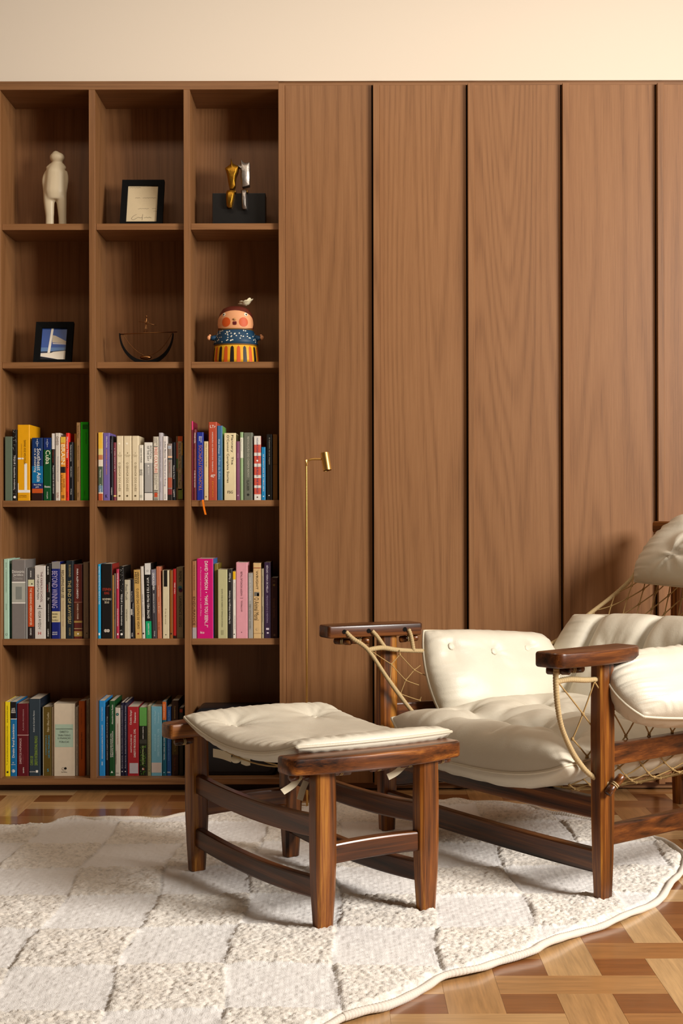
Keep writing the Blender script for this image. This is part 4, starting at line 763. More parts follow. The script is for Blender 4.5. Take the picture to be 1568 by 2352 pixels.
# rocking boat with balancing figure
bt = thing('balance_sculpture', 'dark iron rocking crescent with a tiny stick figure balancing on a rod', 'sculpture', (-.631, 4.63, 1.366))
iron = plain('blackened_iron', '#120e0c', .45, metal=.6, bump=.1); brz = plain('dark_bronze', '#93653c', .35, metal=1.0, bump=.1)
mb = MB(); n = 40
for i in range(n):
    a0, a1 = [math.pi*(1.0+k/n) for k in (i, i+1)]
    def P(a, w):
        e = .0035+.0105*math.sin(a-math.pi)**1.5 if math.sin(a-math.pi) > 0 else .0035
        return [(.088*math.cos(a), w, .102+.102*math.sin(a)), ((.088-e)*math.cos(a), w, .102+(.102-e)*math.sin(a))]
    A, B = P(a0, -.006), P(a1, -.006); C, D = P(a0, .006), P(a1, .006)
    mb.add(A+B+C+D, [(0,1,3,2),(4,6,7,5),(0,2,6,4),(1,5,7,3)])
link('crescent', mb.mesh('crescent'), iron, bt)
link('crossbar', MB().tube([(-.088, 0, .099), (.0, 0, .1035), (.1, 0, .1065)], .0017, 8).mesh('crossbar', smooth=True), brz, bt)
link('hanging_wire', MB().tube(smooth_path([(-.076, .001, .098), (-.05, .001, .062), (-.02, .001, .037), (.006, .001, .030), (.04, .001, .046), (.066, .001, .075), (.083, .001, .104)], 6), .0011, 6).mesh('hanging_wire', smooth=True), brz, bt)
link('weight', MB().ball((-.002, 0, .024), .0195, .009, .0075).mesh('weight', smooth=True), brz, bt)
mb = MB()
mb.tube([(-.008, 0, .106), (-.004, 0, .118), (-.001, 0, .134)], .0012, 6).tube([(.002, 0, .106), (.0, 0, .120), (.001, 0, .134)], .0012, 6)
mb.tube([(0, 0, .133), (-.001, 0, .140), (0, 0, .149), (.001, 0, .154)], [.0022, .0028, .0032, .0014], 8).ball((.0005, 0, .1575), .0032)
mb.tube([(-.001, 0, .147), (-.0045, -.002, .140), (-.002, -.004, .1355)], .001, 6).tube([(.001, 0, .147), (.0055, -.002, .141), (.007, -.004, .1345)], .001, 6)
mb.tube([(-.024, -.004, .1395), (0, -.004, .1365), (.034, -.004, .1275)], .0009, 6)
link('stick_figure', mb.mesh('stick_figure', smooth=True), brz, bt)

# painted ceramic doll
dl = thing('ceramic_doll', 'painted ceramic doll with orange cheeks, dotted blue top and striped skirt', 'figurine', (-.340, 4.615, 1.366))
dl.scale = (1.09, 1.09, 1.0)
def part_lathe(nm, prof, mat, sy=.85, n=96):
    v, f = lathe_data(prof, n); return link(nm, MB().add([(x, y*sy, z) for x, y, z in v], f).mesh(nm, smooth=True), mat, dl)
gl = dict(rough=.5, spec=.3)
skp = [(.0685, 0), (.0682, .012), (.0655, .04), (.0632, .056), (.061, .0585)]
tp = [(.0605, .0575), (.0665, .062), (.064, .075), (.0585, .09), (.0535, .105), (.050, .108)]
hp = [(.050, .1075), (.0525, .112), (.0532, .125), (.052, .145), (.0475, .162), (.038, .177), (.024, .1845), (.001, .1865)]
yel = plain('yellow_glaze', '#d8a01c', **gl)
sk = part_lathe('skirt', skp, yel); part_lathe('waist_band', [(.0625, .056), (.0645, .0575), (.0645, .0605), (.062, .062)], plain('ochre_glaze', '#7a5220', **gl))
tor = part_lathe('torso', tp, plain('blue_glaze', '#163a54', **gl)); hd = part_lathe('hair', hp, plain('brown_glaze', '#5c2418', **gl))
part_lathe('collar', [(.0495, .1055), (.0525, .107), (.0525, .110), (.05, .1115)], plain('ochre_glaze_dark', '#6a4a1c', **gl))
def rad(prof, z):
    for (r0, z0), (r1, z1) in zip(prof, prof[1:]):
        if z0 <= z <= z1: return r0+(r1-r0)*(z-z0)/max(z1-z0, 1e-6)
    return prof[-1][0]
def on(prof, a, z, lift): r = rad(prof, z)+lift; return Vector((r*math.sin(a), -r*math.cos(a)*.85, z))
def patch(nm, prof, pts, mat, parent, lift=.0007):
    """pts: closed outline in (angle, z), fan from its middle"""
    dense = []
    for (a0, z0_), (a1, z1_) in zip(pts, pts[1:]+pts[:1]):
        m_ = max(1, int(max(abs(a1-a0)/.07, abs(z1_-z0_)/.003)))
        dense += [(a0+(a1-a0)*k/m_, z0_+(z1_-z0_)*k/m_) for k in range(m_)]
    pts = dense
    ca = sum(p[0] for p in pts)/len(pts); cz = sum(p[1] for p in pts)/len(pts); R_ = 9
    v = [on(prof, ca, cz, lift)]; n = len(pts)
    for k in range(1, R_+1): v += [on(prof, ca+(a-ca)*k/R_, cz+(z-cz)*k/R_, lift) for a, z in pts]
    f = [(0, 1+i, 1+(i+1) % n) for i in range(n)]
    for k in range(R_-1): f += [(1+k*n+i, 1+(k+1)*n+i, 1+(k+1)*n+(i+1) % n, 1+k*n+(i+1) % n) for i in range(n)]
    return v, f
def add_patch(nm, prof, pts, mat, parent, lift=.0007):
    v, f = patch(nm, prof, pts, mat, parent, lift); return link(nm, MB().add(v, f).mesh(nm, smooth=True), mat, parent)
orn, blk_, skin = plain('orange_glaze', '#c4501a', **gl), plain('black_glaze', '#1a120e', **gl), plain('skin_glaze', '#d8986a', **gl)
for k in range(22):
    a = (k-10.5)*2*math.pi/22+.04
    add_patch('skirt_stripe', skp, [(a-.085, .0005), (a+.085, .0005), (a+.08, .03), (a+.07, .048), (a, .054), (a-.07, .048), (a-.08, .03)], orn if k % 2 else blk_, sk)
mb = MB(); dr = random.Random(8)
for k in range(70):
    a, z = dr.uniform(-1.5, 1.5), dr.uniform(.066, .104)
    c = on(tp, a, z, .0006); u = Vector((math.cos(a), math.sin(a), 0))
    mb.disc(c, u, Vector((-.0, -.12, 1)), .0021, 8)
link('painted_dots', mb.mesh('painted_dots'), plain('white_glaze', '#e8e4d4', **gl), tor, kind='stuff')
A = 1.32
top = [(A*math.cos(t), .134+.0315*math.sin(t)+.003*math.sin(t)**3) for t in [math.pi*k/14 for k in range(15)]]
bot = [(-A, .125), (-A*.92, .1135), (-A*.5, .1105), (0, .1100), (A*.5, .1105), (A*.92, .1135), (A, .125)]
face = add_patch('face', hp, top+bot, skin, dl, .0012)
def ell(a, z, ra, rz, n=14): return [(a+ra*math.cos(2*math.pi*k/n), z+rz*math.sin(2*math.pi*k/n)) for k in range(n)]
for s in (-1, 1):
    add_patch('cheek', hp, ell(s*.50, .1305, .27, .0155), orn, face, .0018)
    add_patch('eye', hp, ell(s*.68, .1555, .115, .0056), plain('eye_white', '#e8dcc4', **gl), face, .0020)
    add_patch('pupil', hp, ell(s*.70, .1552, .05, .0028), blk_, face, .0026)
    add_patch('eyebrow', hp, [(s*.72, .1655), (s*.86, .1615), (s*.865, .1605), (s*.73, .1635)], blk_, face, .0020)
    mb = MB().tube([(s*.055, -.01, .083), (s*.066, -.014, .082), (s*.0735, -.017, .0815)], [.011, .0085, .0065], 12)
    arm = link('arm', mb.mesh('arm', smooth=True), bpy.data.materials['blue_glaze'], dl)
    mb = MB().ball((s*.078, -.0175, .083), .0058, .0045, .0075).ball((s*.0755, -.0175, .0905), .0035, .003, .0035)
    link('hand', mb.mesh('hand', smooth=True), skin, arm)
link('nose', MB().ball((0, -.0465, .1385), .005, .004, .004).mesh('nose', smooth=True), plain('nose_glaze', '#b88a58', **gl), face)
add_patch('lips', hp, [(-.12, .1295), (-.05, .132), (0, .131), (.05, .132), (.12, .1295), (.09, .126), (.12, .1235), (.05, .1205), (-.05, .1205), (-.12, .1235), (-.09, .126)], plain('lip_glaze', '#5a1416', **gl), face, .0022)
fl = plain('flower_glaze', '#d8cfae', **gl); mb = MB()
for k in range(8):
    a = k*math.pi/4; t = .75 if k % 2 else .35
    M = Matrix.Translation((.033, -.012, .192)) @ Matrix.Rotation(-.35, 4, 'Y') @ Matrix.Rotation(a, 4, 'Z') @ Matrix.Translation((.012, 0, .005)) @ Matrix.Rotation(-t, 4, 'Y')
    mb.ball((0, 0, 0), .0135, .0105, .0026, 10, 6, None); n = 10*7
    mb.v[-n:] = [tuple(M @ Vector(p)) for p in mb.v[-n:]]
mb.ball((.033, -.012, .196), .0055, .0055, .005)
link('flower', mb.mesh('flower', smooth=True), fl, dl)

# black appliance in the lowest right-hand compartment
ap = thing('black_appliance', 'black rounded electronic appliance with tiny blue light, lowest right compartment', 'appliance', (-.340, 4.566, .046))
def rrect(x0, x1, z0, z1, r, n=6):
    out = []
    for cx, cz, a in ((x1-r, z1-r, 0), (x0+r, z1-r, 1), (x0+r, z0+r, 2), (x1-r, z0+r, 3)):
        out += [(cx+r*math.cos((a+k/n)*math.pi/2), cz+r*math.sin((a+k/n)*math.pi/2)) for k in range(n+1)]
    return out
def slab_xz(out, y0, y1):
    n = len(out)
    return MB().add([(x, y0, z) for x, z in out]+[(x, y1, z) for x, z in out], [tuple(range(n)), tuple(range(2*n-1, n-1, -1))]+[(i, n+i, n+(i+1) % n, (i+1) % n) for i in range(n)])
blkp = plain('black_plastic', '#16161a', .42, spec=.45, bump=.05)
bd = link('body', slab_xz(rrect(-.128, .128, .002, .215, .022), 0, .14).mesh('body', bevel=.003, smooth=True), blkp, ap)
link('front_panel', slab_xz(rrect(-.115, .115, .012, .19, .016), -.003, 0).mesh('front_panel', bevel=.001), plain('black_plastic_panel', '#101013', .3, spec=.5), ap)
em = plain('blue_led', '#3060ff', .4); em.node_tree.nodes['Principled BSDF'].inputs['Emission Color'].default_value = (.15, .35, 1, 1); em.node_tree.nodes['Principled BSDF'].inputs['Emission Strength'].default_value = 3
link('indicator_light', MB().ball((.010, -.0032, .0425), .0012).mesh('indicator_light'), em, ap)
text_later('Back up & protect your entire library', (-.068, -.012, .1965, .2005), bd, '#c8c8c8', 'h', -.0006, 'printed_line')

# brass reading lamp
lp = thing('floor_lamp', 'slim brass reading floor lamp with a small cylindrical head', 'floor lamp', (-.1043, 4.25, 0))
P = smooth_path([(0, 0, .012), (0, 0, .5), (0, 0, 1.0), (0, 0, 1.022), (.004, 0, 1.037), (.012, 0, 1.0435), (.022, 0, 1.045), (.036, 0, 1.045), (.045, 0, 1.045)], 5)
link('pole', MB().tube(P, .0032, 12).mesh('pole', smooth=True), MAT['brass'], lp)
link('base', MB().lathe([(.05, 0), (.05, .010), (.048, .012), (.01, .0125)], 40).mesh('base', smooth=False, bevel=.0005), MAT['brass'], lp)
hm = Matrix.Translation((.0585, 0, 1.0375)) @ Matrix.Rotation(math.radians(-9), 4, 'Y') @ Matrix.Rotation(math.radians(-10), 4, 'X')
hd_ = link('lamp_head', MB().lathe([(.0001, .027), (.0125, .027), (.0132, .0262), (.0132, -.027), (.0120, -.027), (.0120, -.004), (.0001, -.004)], 32, hm).mesh('lamp_head', smooth=True), MAT['brass'], lp)
set_sharp(hd_.data)
link('bulb_recess', MB().lathe([(.0001, -.012), (.0118, -.012), (.0118, -.0125), (.0001, -.0125)], 24, hm).mesh('bulb_recess'), MAT['dark'], hd_)
flush_texts()

# ------------------------------------------------------------------ shared builders for the chair and its footstool
RUGZ = .02
def leg_mesh(name, w, d, z0, z1, taper=.72, zt=.2, rot=0.0, bev=.006):
    """squared post with softened edges that narrows towards the foot"""
    mb = MB(); ca, sa = math.cos(rot), math.sin(rot)
    lev = [(z0, taper), (z0+(zt-z0)*.5, (taper+1)/2+.03), (zt, 1.0), (z0+(z1-z0)*.7, 1.03), (z1, .97)]
    c = bev/min(w, d)*2
    prof = [(-1, -1+c), (-1+c, -1), (1-c, -1), (1, -1+c), (1, 1-c), (1-c, 1), (-1+c, 1), (-1, 1-c)]
    for z, s in lev:
        for x, y in prof:
            X, Y = x*w/2*s, y*d/2*s; mb.v.append((X*ca-Y*sa, X*sa+Y*ca, z))
    for k in range(len(lev)-1):
        mb.f += [(k*8+i, k*8+(i+1) % 8, (k+1)*8+(i+1) % 8, (k+1)*8+i) for i in range(8)]
    mb.f += [tuple(range(7, -1, -1)), tuple(range((len(lev)-1)*8, len(lev)*8))]
    return mb.mesh(name)

def rail_mesh(name, a, b, z0, z1, th, sag=0.0, bow=0.0, n=14):
    """curved rail of rectangular section between two plan points"""
    a, b = Vector((a[0], a[1], 0)), Vector((b[0], b[1], 0)); t = (b-a).normalized(); w = Vector((-t.y, t.x, 0)); mb = MB()
    for k in range(n+1):
        s = k/n; q = 4*s*(1-s); p = a.lerp(b, s)+w*bow*q; dz = -sag*q
        for sx, z in ((-1, z0), (1, z0), (1, z1), (-1, z1)): v = p+w*(th/2*sx); mb.v.append((v.x, v.y, z+dz))
    for k in range(n): mb.f += [(k*4+i, (k+1)*4+i, (k+1)*4+(i+1) % 4, k*4+(i+1) % 4) for i in range(4)]
    mb.f += [(0, 1, 2, 3), (n*4+3, n*4+2, n*4+1, n*4)]
    me = mb.mesh(name, bevel=.0045, seg=2, smooth=True); set_sharp(me, .30); return me

def bar_mesh(name, y0, y1, inner, outer, bulge, z0, z1, n=16, crown=0.0):
    """arm-like top bar along y: straight inner edge, bulging outer edge, round ends (x is the width)"""
    sg = 1 if outer > inner else -1; r = .021; L = y1-y0
    def oedge(y): return outer+sg*bulge*math.sin(math.pi*(y-y0)/L)
    out = [(oedge(y0+r)-sg*r*(1-math.sin(a)), y0+r*(1-math.cos(a))) for a in [math.pi/2*k/5 for k in range(6)]]
    out += [(oedge(y0+r+(L-2*r)*k/n), y0+r+(L-2*r)*k/n) for k in range(1, n)]
    out += [(oedge(y1-r)-sg*r*(1-math.cos(a)), y1-r*(1-math.sin(a))) for a in [math.pi/2*k/5 for k in range(6)]]
    q = .010
    out += [(inner+sg*q*(1-math.sin(a)), y1-q*(1-math.cos(a))) for a in [math.pi/2*k/4 for k in range(5)]]
    out += [(inner+sg*q*(1-math.cos(a)), y0+q*(1-math.sin(a))) for a in [math.pi/2*k/4 for k in range(5)]]
    mb = MB(); ar = sum(a[0]*b_[1]-b_[0]*a[1] for a, b_ in zip(out, out[1:]+out[:1]))
    if ar < 0: out.reverse()
    mb.prism(out, z0, z1)
    me = mb.mesh(name, bevel=.006, seg=3, smooth=True, angle=.9); set_sharp(me, .33); return me

PEG = [(.0001, -.027), (.0065, -.0265), (.009, -.0235), (.0092, -.008), (.0068, -.004), (.0068, .004), (.0092, .008), (.009, .0235), (.0065, .0265), (.0001, .027)]
def peg(parent, pos, direction, mat, scale=1.0):
    q = Vector(direction).to_track_quat('Z', 'Y').to_matrix().to_4x4()
    M = Matrix.Translation(pos) @ q @ Matrix.Scale(scale, 4)
    o = link('peg', MB().lathe(PEG, 16, M).mesh('peg', smooth=True), mat, parent)
    mb = MB()
    for s in (-.0022, .0022):
        mb.tube([M @ Vector((.0078*math.cos(a), .0078*math.sin(a), s)) for a in [2*math.pi*k/14 for k in range(15)]], .0017, 6, False)
    link('cord_binding', mb.mesh('cord_binding', smooth=True), MAT['rope'], o)
    return o

def wrapped_rope(name, pts, r, parent, per=14, wrap=.0062):
    P = resample(smooth_path(pts, per), .0011)
    R = [r*(.86+.17*abs(math.sin(math.pi*i*.0011/wrap))**.6)*(1+.06*math.sin(i*.037)) for i in range(len(P))]
    v, f = tube_data(P, R, 9)
    return link(name, mesh(name, v, f, True), MAT['rope'], parent)

def net_strands(name, lines, knots, parent, r=.0016, kr=.0042):
    mb = MB()
    for l in lines: mb.tube(l, r, 5, False)
    for k in knots: mb.ball(k, kr, kr*.9, kr, 6, 4)
    return link(name, mb.mesh(name, smooth=True), MAT['net'], parent, kind='stuff')

def ribbon(name, pts, w, side, parent, mat='cotton'):
    P = smooth_path(pts, 6); s = Vector(side).normalized()*w/2; mb = MB(); n = Vector((0, 0, 0))
    for i, p in enumerate(P):
        t = (P[min(i+1, len(P)-1)]-P[max(i-1, 0)]).normalized(); nn = t.cross(s).normalized()*.0006
        mb.v += [tuple(p-s+nn), tuple(p+s+nn), tuple(p+s-nn), tuple(p-s-nn)]
    for i in range(len(P)-1): mb.f += [(i*4+k, i*4+(k+1) % 4, (i+1)*4+(k+1) % 4, (i+1)*4+k) for k in range(4)]
    mb.f += [(3, 2, 1, 0), tuple((len(P)-1)*4+k for k in range(4))]
    return link(name, mb.mesh(name), MAT[mat], parent)

def pillow(name, parent, P, T=(.05, .04), tufts=(), creases=(), k=.28, n=84, gather=.0, gf=34, puff=.42, seed=1, lump=.006, tuft_r=.16, wr=1.0, button=.0085, puff_u=None):
    puff_u = puff if puff_u is None else puff_u
    """leather cushion: two skins that meet in a piped seam; P(u, v) is its middle surface"""
    rn = random.Random(seed)
    def sq(u, v): return u*math.sqrt(1-k*v*v/2), v*math.sqrt(1-k*u*u/2)
    def mid(u, v): return Vector(P(*sq(u, v)))
    e = .012
    def nrm(u, v):
        a = Vector(P(min(u+e, 1.1), v))-Vector(P(u-e, v)); b = Vector(P(u, v+e))-Vector(P(u, v-e)); return a.cross(b).normalized()
    ph = [rn.uniform(0, 6.28) for _ in tufts]; nf = [rn.choice((7, 8, 9)) for _ in tufts]
    su = (Vector(P(1, 0))-Vector(P(-1, 0))).length/2; sv = (Vector(P(0, 1))-Vector(P(0, -1))).length/2
    def h(u, v, side):
        a, b = sq(u, v)
        core = max(0, (1-u**4)*(1-v**4))
        t = T[0 if side > 0 else 1]*max(0, 1-u**4)**(puff_u if side > 0 else puff)*max(0, 1-v**4)**puff
        t += lump*noise.noise(Vector((a*2.1+seed*3.1, b*2.1, seed)))*core
        if side > 0:
            for i, (tu, tv, td) in enumerate(tufts):
                dx, dy = (a-tu)*su, (b-tv)*sv; r = math.hypot(dx, dy)
                rr = tuft_r*.5
                t -= td*(math.exp(-(r/(rr*.36))**1.3)*.65+math.exp(-(r/rr)**2)*.35)
                th = math.atan2(dy, dx)
                w = math.cos(nf[i]*th+ph[i]+1.3*math.sin(2*th+ph[i]))
                t += wr*.0042*w*math.exp(-r/(rr*.75))*min(1, r/.012)*core
            for (x0, y0, x1, y1, d, wd) in creases:
                X, Y = x1-x0, y1-y0; s = max(0, min(1, ((a-x0)*X+(b-y0)*Y)/(X*X+Y*Y)))
                r = math.hypot((a-x0-X*s)*su, (b-y0-Y*s)*sv)
                t -= d*math.exp(-(r/wd)**1.25)*core**.2
        if gather:
            m = max(abs(u), abs(v)); s = (u if abs(v) > abs(u) else v)
            jag = noise.noise(Vector((s*7+seed, m*1.0, side*2)))*2.2
            g = math.sin(gf*s+jag*2.4)*(.55+.45*noise.noise(Vector((s*3.3, seed, 1))))
            t += gather*g*math.exp(-((1-m)/.20)**1.6)*(1-math.exp(-((1-m)/.035)**2))
        return t*side
    N = n+1; ver = []; fac = []
    us = [math.sin(math.pi/2*(2*i/n-1)*.96)/math.sin(math.pi/2*.96) for i in range(N)]
    for side in (1, -1):
        for j in range(N):
            for i in range(N):
                u, v = us[i], us[j]; edge = i in (0, n) or j in (0, n)
                m = mid(u, v); a, b = sq(u, v)
                ver.append(m if edge else m+nrm(a, b)*h(u, v, side))
    for j in range(n):
        for i in range(n):
            a = j*N+i; fac.append((a, a+1, a+N+1, a+N)); o = N*N; fac.append((o+a, o+a+N, o+a+N+1, o+a+1))
    me = mesh(name, ver, fac, True)
    bm = bmesh.new(); bm.from_mesh(me); bmesh.ops.remove_doubles(bm, verts=bm.verts, dist=1e-6); bm.to_mesh(me); bm.free()
    c = link(name, me, MAT['leather'], parent)
    ring = [mid(us[i], -1) for i in range(N)]+[mid(1, us[j]) for j in range(1, N)]+[mid(us[i], 1) for i in range(n-1, -1, -1)]+[mid(-1, us[j]) for j in range(n-1, -1, -1)]
    ring = resample(ring+ring[:1], .006)
    link('piping', MB().tube(ring+ring[:2], .0036, 7, True).mesh('piping', smooth=True), MAT['piping'], c)
    for (tu, tv, td) in tufts:
        if td < .012 or not button: continue
        u, v = tu, tv
        for _ in range(12):
            a, b = sq(u, v); u += tu-a; v += tv-b
        p = mid(u, v)+nrm(tu, tv)*(h(u, v, 1)+td*.12+.002); nn = nrm(tu, tv)
        M = Matrix.Translation(p) @ nn.to_track_quat('Z', 'Y').to_matrix().to_4x4() @ Matrix.Diagonal((1, 1, .6, 1))
        link('button', MB().lathe([(.0001, .004), (button*.5, .0035), (button*.86, .002), (button, -.001), (button*.9, -.003), (.0001, -.0035)], 14, M).mesh('button', smooth=True), MAT['leather'], c)
    return c

# ------------------------------------------------------------------ footstool
OT = thing('footstool', 'rosewood footstool with a slung cream leather cushion on the shaggy rug', 'footstool', (-.0856, 3.307, RUGZ), math.radians(32.4))
hx, hy = .1325, .2925
for sx in (-1, 1):
    for sy in (-1, 1):
        o = link('leg', leg_mesh('leg', .050, .038, -.004, .328, .74, .13), MAT['jac'], OT, (sx*hx, sy*hy, 0))
for sx in (-1, 1):
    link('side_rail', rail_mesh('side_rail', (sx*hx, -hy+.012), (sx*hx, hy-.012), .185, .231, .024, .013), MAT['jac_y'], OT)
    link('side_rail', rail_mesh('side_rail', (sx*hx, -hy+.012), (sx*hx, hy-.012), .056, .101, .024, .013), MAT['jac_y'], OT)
for sy in (-1, 1):
    link('end_rail', rail_mesh('end_rail', (-hx+.02, sy*(hy-.004)), (hx-.02, sy*(hy-.004)), .128, .171, .026, -.003), MAT['jac_x'], OT)
    me = bar_mesh('top_bar', -.222, .218, .253, .312, .036, .325, .361)      # built along y, turned to lie along x
    a = np.empty(len(me.vertices)*3, 'f'); me.vertices.foreach_get('co', a); a = a.reshape(-1, 3)
    q = a.copy(); q[:, 0] = a[:, 1]*(1 if sy < 0 else 1); q[:, 1] = a[:, 0]*sy
    me.vertices.foreach_set('co', q.ravel()); 
    if sy > 0: me.flip_normals()
    me.flip_normals(); me.update()
    link('top_bar', me, MAT['jac_x'], OT)
    for k, x in enumerate((-.178, -.075, .022, .104, .19)):
        peg(OT, (x, sy*.272, .3155), (1, .12*(-1)**k, .0), MAT['jac_x'], .92)
def Pot(u, v):
    x = .022+u*(.205+.012*v*v); y = .0+v*.283
    return (x, y, .375-.047*(1-v*v)-.012*math.exp(-((v+1)/.2)**2)*0+.006*u*u)
pillow('seat_cushion', OT, Pot, (.034, .024), [(-.55, .62, .026), (.55, .66, .026), (-.42, -.50, .026), (.6, -.52, .024)],
       [(-1, -.62, 1, -.60, .006, .02)], k=.24, gather=.003, gf=46, puff=.30, seed=3, tuft_r=.15, lump=.004)
net_strands('sling_net', [[Vector(Pot(u0+(.5 if True else 0)*0+d*t, -1+2*t))+Vector((0, 0, -.03)) for t in [i/16 for i in range(17)]] for u0 in (-.8, -.5, -.2, .1, .4) for d in (.35, -.0)], [], OT, .0018)
ribbon('strap', [(-.168, -.262, .316), (-.185, -.262, .298), (-.212, -.262, .285)], .015, (.62, 0, -.78), OT)
ribbon('strap', [(-.150, -.255, .300), (-.158, -.255, .285), (-.166, -.255, .262)], .015, (.92, 0, -.38), OT)
ribbon('strap', [(.098, -.268, .316), (.07, -.272, .300), (.045, -.274, .292)], .015, (-.42, 0, .9), OT)
ribbon('strap', [(.09, -.262, .322), (.07, -.262, .325), (.05, -.262, .321)], .012, (0, .3, 1), OT)
mbk = MB().ball((-.135, .085, .296), .013, .011, .010)
kn = link('strap_knot', remeshed('strap_knot', MB().ball((-.135, .085, .296), .014, .011, .010).ball((-.128, .10, .292), .010, .012, .008).ball((-.142, .07, .297), .009, .012, .008), .003, 3), MAT['cotton'], OT)
ribbon('strap', [(-.14, .10, .297), (-.145, .135, .300), (-.148, .175, .299)], .020, (0, 0, 1), OT)
ribbon('strap', [(-.13, .07, .296), (-.125, .055, .293), (-.123, .04, .296)], .018, (0, 0, 1), OT)

# ------------------------------------------------------------------ armchair
AC = thing('armchair', 'rosewood armchair with cream leather cushions slung in a rope net', 'armchair', (.3546, 3.569, 0), math.atan2(-.837, .547))
FX, BX, BY = .4235, .282, .99
side_rot = math.atan2(FX-BX, BY)
for s in (-1, 1):
    link('leg', leg_mesh('leg', .038, .050, RUGZ-.004, .549, .78, .2, s*side_rot), MAT['jac'], AC, (s*FX, 0, 0))
    link('back_post', leg_mesh('back_post', .040, .046, 0, .822, .85, .2, s*side_rot), MAT['jac'], AC, (s*BX, BY, 0))
    for z0, z1 in ((.1345, .180), (.3135, .3635)):
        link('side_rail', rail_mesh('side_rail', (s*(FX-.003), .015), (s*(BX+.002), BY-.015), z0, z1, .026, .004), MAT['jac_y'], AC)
    me = bar_mesh('armrest', -.192, .095, -.036, .036, .016, .549, .583)
    if s < 0:
        a = np.empty(len(me.vertices)*3, 'f'); me.vertices.foreach_get('co', a); a = a.reshape(-1, 3); a[:, 0] *= -1
        me.vertices.foreach_set('co', a.ravel()); me.flip_normals(); me.update()
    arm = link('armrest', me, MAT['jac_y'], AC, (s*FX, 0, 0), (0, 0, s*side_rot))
    for y in (-.145, -.072, .038):
        M = Matrix.Translation((-s*.0365, y, .566)) @ Matrix.Rotation(math.pi/2, 4, 'Y')
        link('rope_hole_shade', MB().lathe([(.0001, -.0004), (.0062, -.0004), (.0062, .0006), (.0001, .0006)], 14, M).mesh('rope_hole_shade'), MAT['dark'], arm)  # dark disc painted as the shade of a hole, nothing is bored
    for y, d in ((-.138, (.8, .5, 0)), (-.088, (.35, 1, 0)), (.062, (.3, 1, .1))):
        peg(arm, (-s*.012, y, .5385), d, MAT['jac_x'], 1.0)
for z0, z1 in ((.072, .125), (.194, .243)):
    link('front_rail', rail_mesh('front_rail', (-FX+.012, 0), (FX-.012, 0), z0, z1, .027, .006), MAT['jac_x'], AC)
    link('back_rail', rail_mesh('back_rail', (-BX+.014, BY), (BX-.014, BY), z0, z1, .026), MAT['jac_x'], AC)
link('head_bar', MB().box(-.377, .377, .966, 1.014, .821, .857).mesh('head_bar', bevel=.008, seg=3, smooth=True), MAT['jac_x'], AC)
peg(AC, (.458, .004, .277), (.15, .62, .62), MAT['jac_x'], 1.05)
peg(AC, (-.458, .004, .277), (.15, -.62, .62), MAT['jac_x'], 1.05)

# seat, arm, back and head cushions
def Pseat(u, v):
    ear = max(0, -v-.35)/.65; ear = ear*ear*(3-2*ear); x = .015+(.335+(.098 if u > 0 else .040)*ear)*u-.008*max(0, v+.4)
    y = .225+.33*v+(-.035*u**4*ear if u > 0 else .03*u*u*max(0, -v))
    z = .270+((.060 if u < 0 else .040)+.031*max(0, -v))*abs(u)**3+.020*max(0, v+.3)*abs(u)**4
    return (x, y, z)
pillow('seat_cushion', AC, Pseat, (.124, .054), [(-.70, -.40, .050), (-.25, -.50, .060), (.24, -.44, .060), (.70, -.46, .046), (-.45, .22, .05), (.02, .22, .05), (.5, .22, .05)],
       [(-.70, -.40, -.25, -.50, .016, .018), (-.25, -.50, .24, -.44, .020, .018), (.24, -.44, .70, -.46, .016, .018), (-.25, -.50, -.45, .22, .016, .018), (-.25, -.50, .02, .22, .016, .018), (.24, -.44, .02, .22, .016, .018), (.24, -.44, .5, .22, .016, .018), (-.70, -.40, -.95, -.75, .012, .016), (.70, -.46, .95, -.8, .012, .016), (-.25, -.5, -.35, -.85, .010, .014), (.24, -.44, .2, -.85, .010, .014)],
       k=.34, gather=.0035, gf=26, puff=.36, puff_u=.62, seed=5, tuft_r=.20, lump=.012, wr=1.6, button=0)
def Parm_far(u, v):
    return (-.352-.052*v-.006*u*u, .325+.235*u, .434+.116*v-.018*(u+.4)*(v+1)*.5+.012*u*u*v)
pillow('arm_cushion', AC, Parm_far, (.070, .048), [(-.70, .50, .020), (-.14, .36, .020), (.44, .46, .020)], [], k=.36, gather=.003, gf=20, seed=7, tuft_r=.12, lump=.010, wr=.3, button=.0105)
def Parm_near(u, v):
    return (.458-.066*v-.012*u*u, .275+.270*u, .487+.070*v+.006*u*u)
pillow('arm_cushion', AC, Parm_near, (.056, .078), [], [], k=.55, gather=.0065, gf=30, seed=9, lump=.010)
def Pback(u, v):
    return (.385*u, .640-.095*u*u+.085*v, .438+.150*v)
pillow('back_cushion', AC, lambda u, v: Pback(u, v), (.072, .05), [(-.45, .1, .02), (.12, .1, .02), (.62, .1, .02)],
       [(-.72, -1, -.70, 1.1, .036, .016), (-.24, -1, -.20, 1.1, .040, .016), (.22, -1, .26, 1.1, .038, .016), (.68, -1, .70, 1.1, .034, .016)], k=.2, gather=.003, gf=24, seed=11, tuft_r=.16, wr=1.2, button=0)
def Phead(u, v):
    return ((.305-.028*v-.02*max(0, v)**2)*u, .885+.085*v+.02*v*v, .775+.105*v)
pillow('head_cushion', AC, Phead, (.062, .04), [(-.42, .5, .030), (.42, .5, .030), (-.42, -.4, .0), (.42, -.4, .0)],
       [(-.42, .5, -.9, 1, .012, .016), (-.42, .5, 0, 1, .010, .016)], k=.30, gather=.005, gf=30, seed=13, tuft_r=.19, wr=1.7, button=.008)

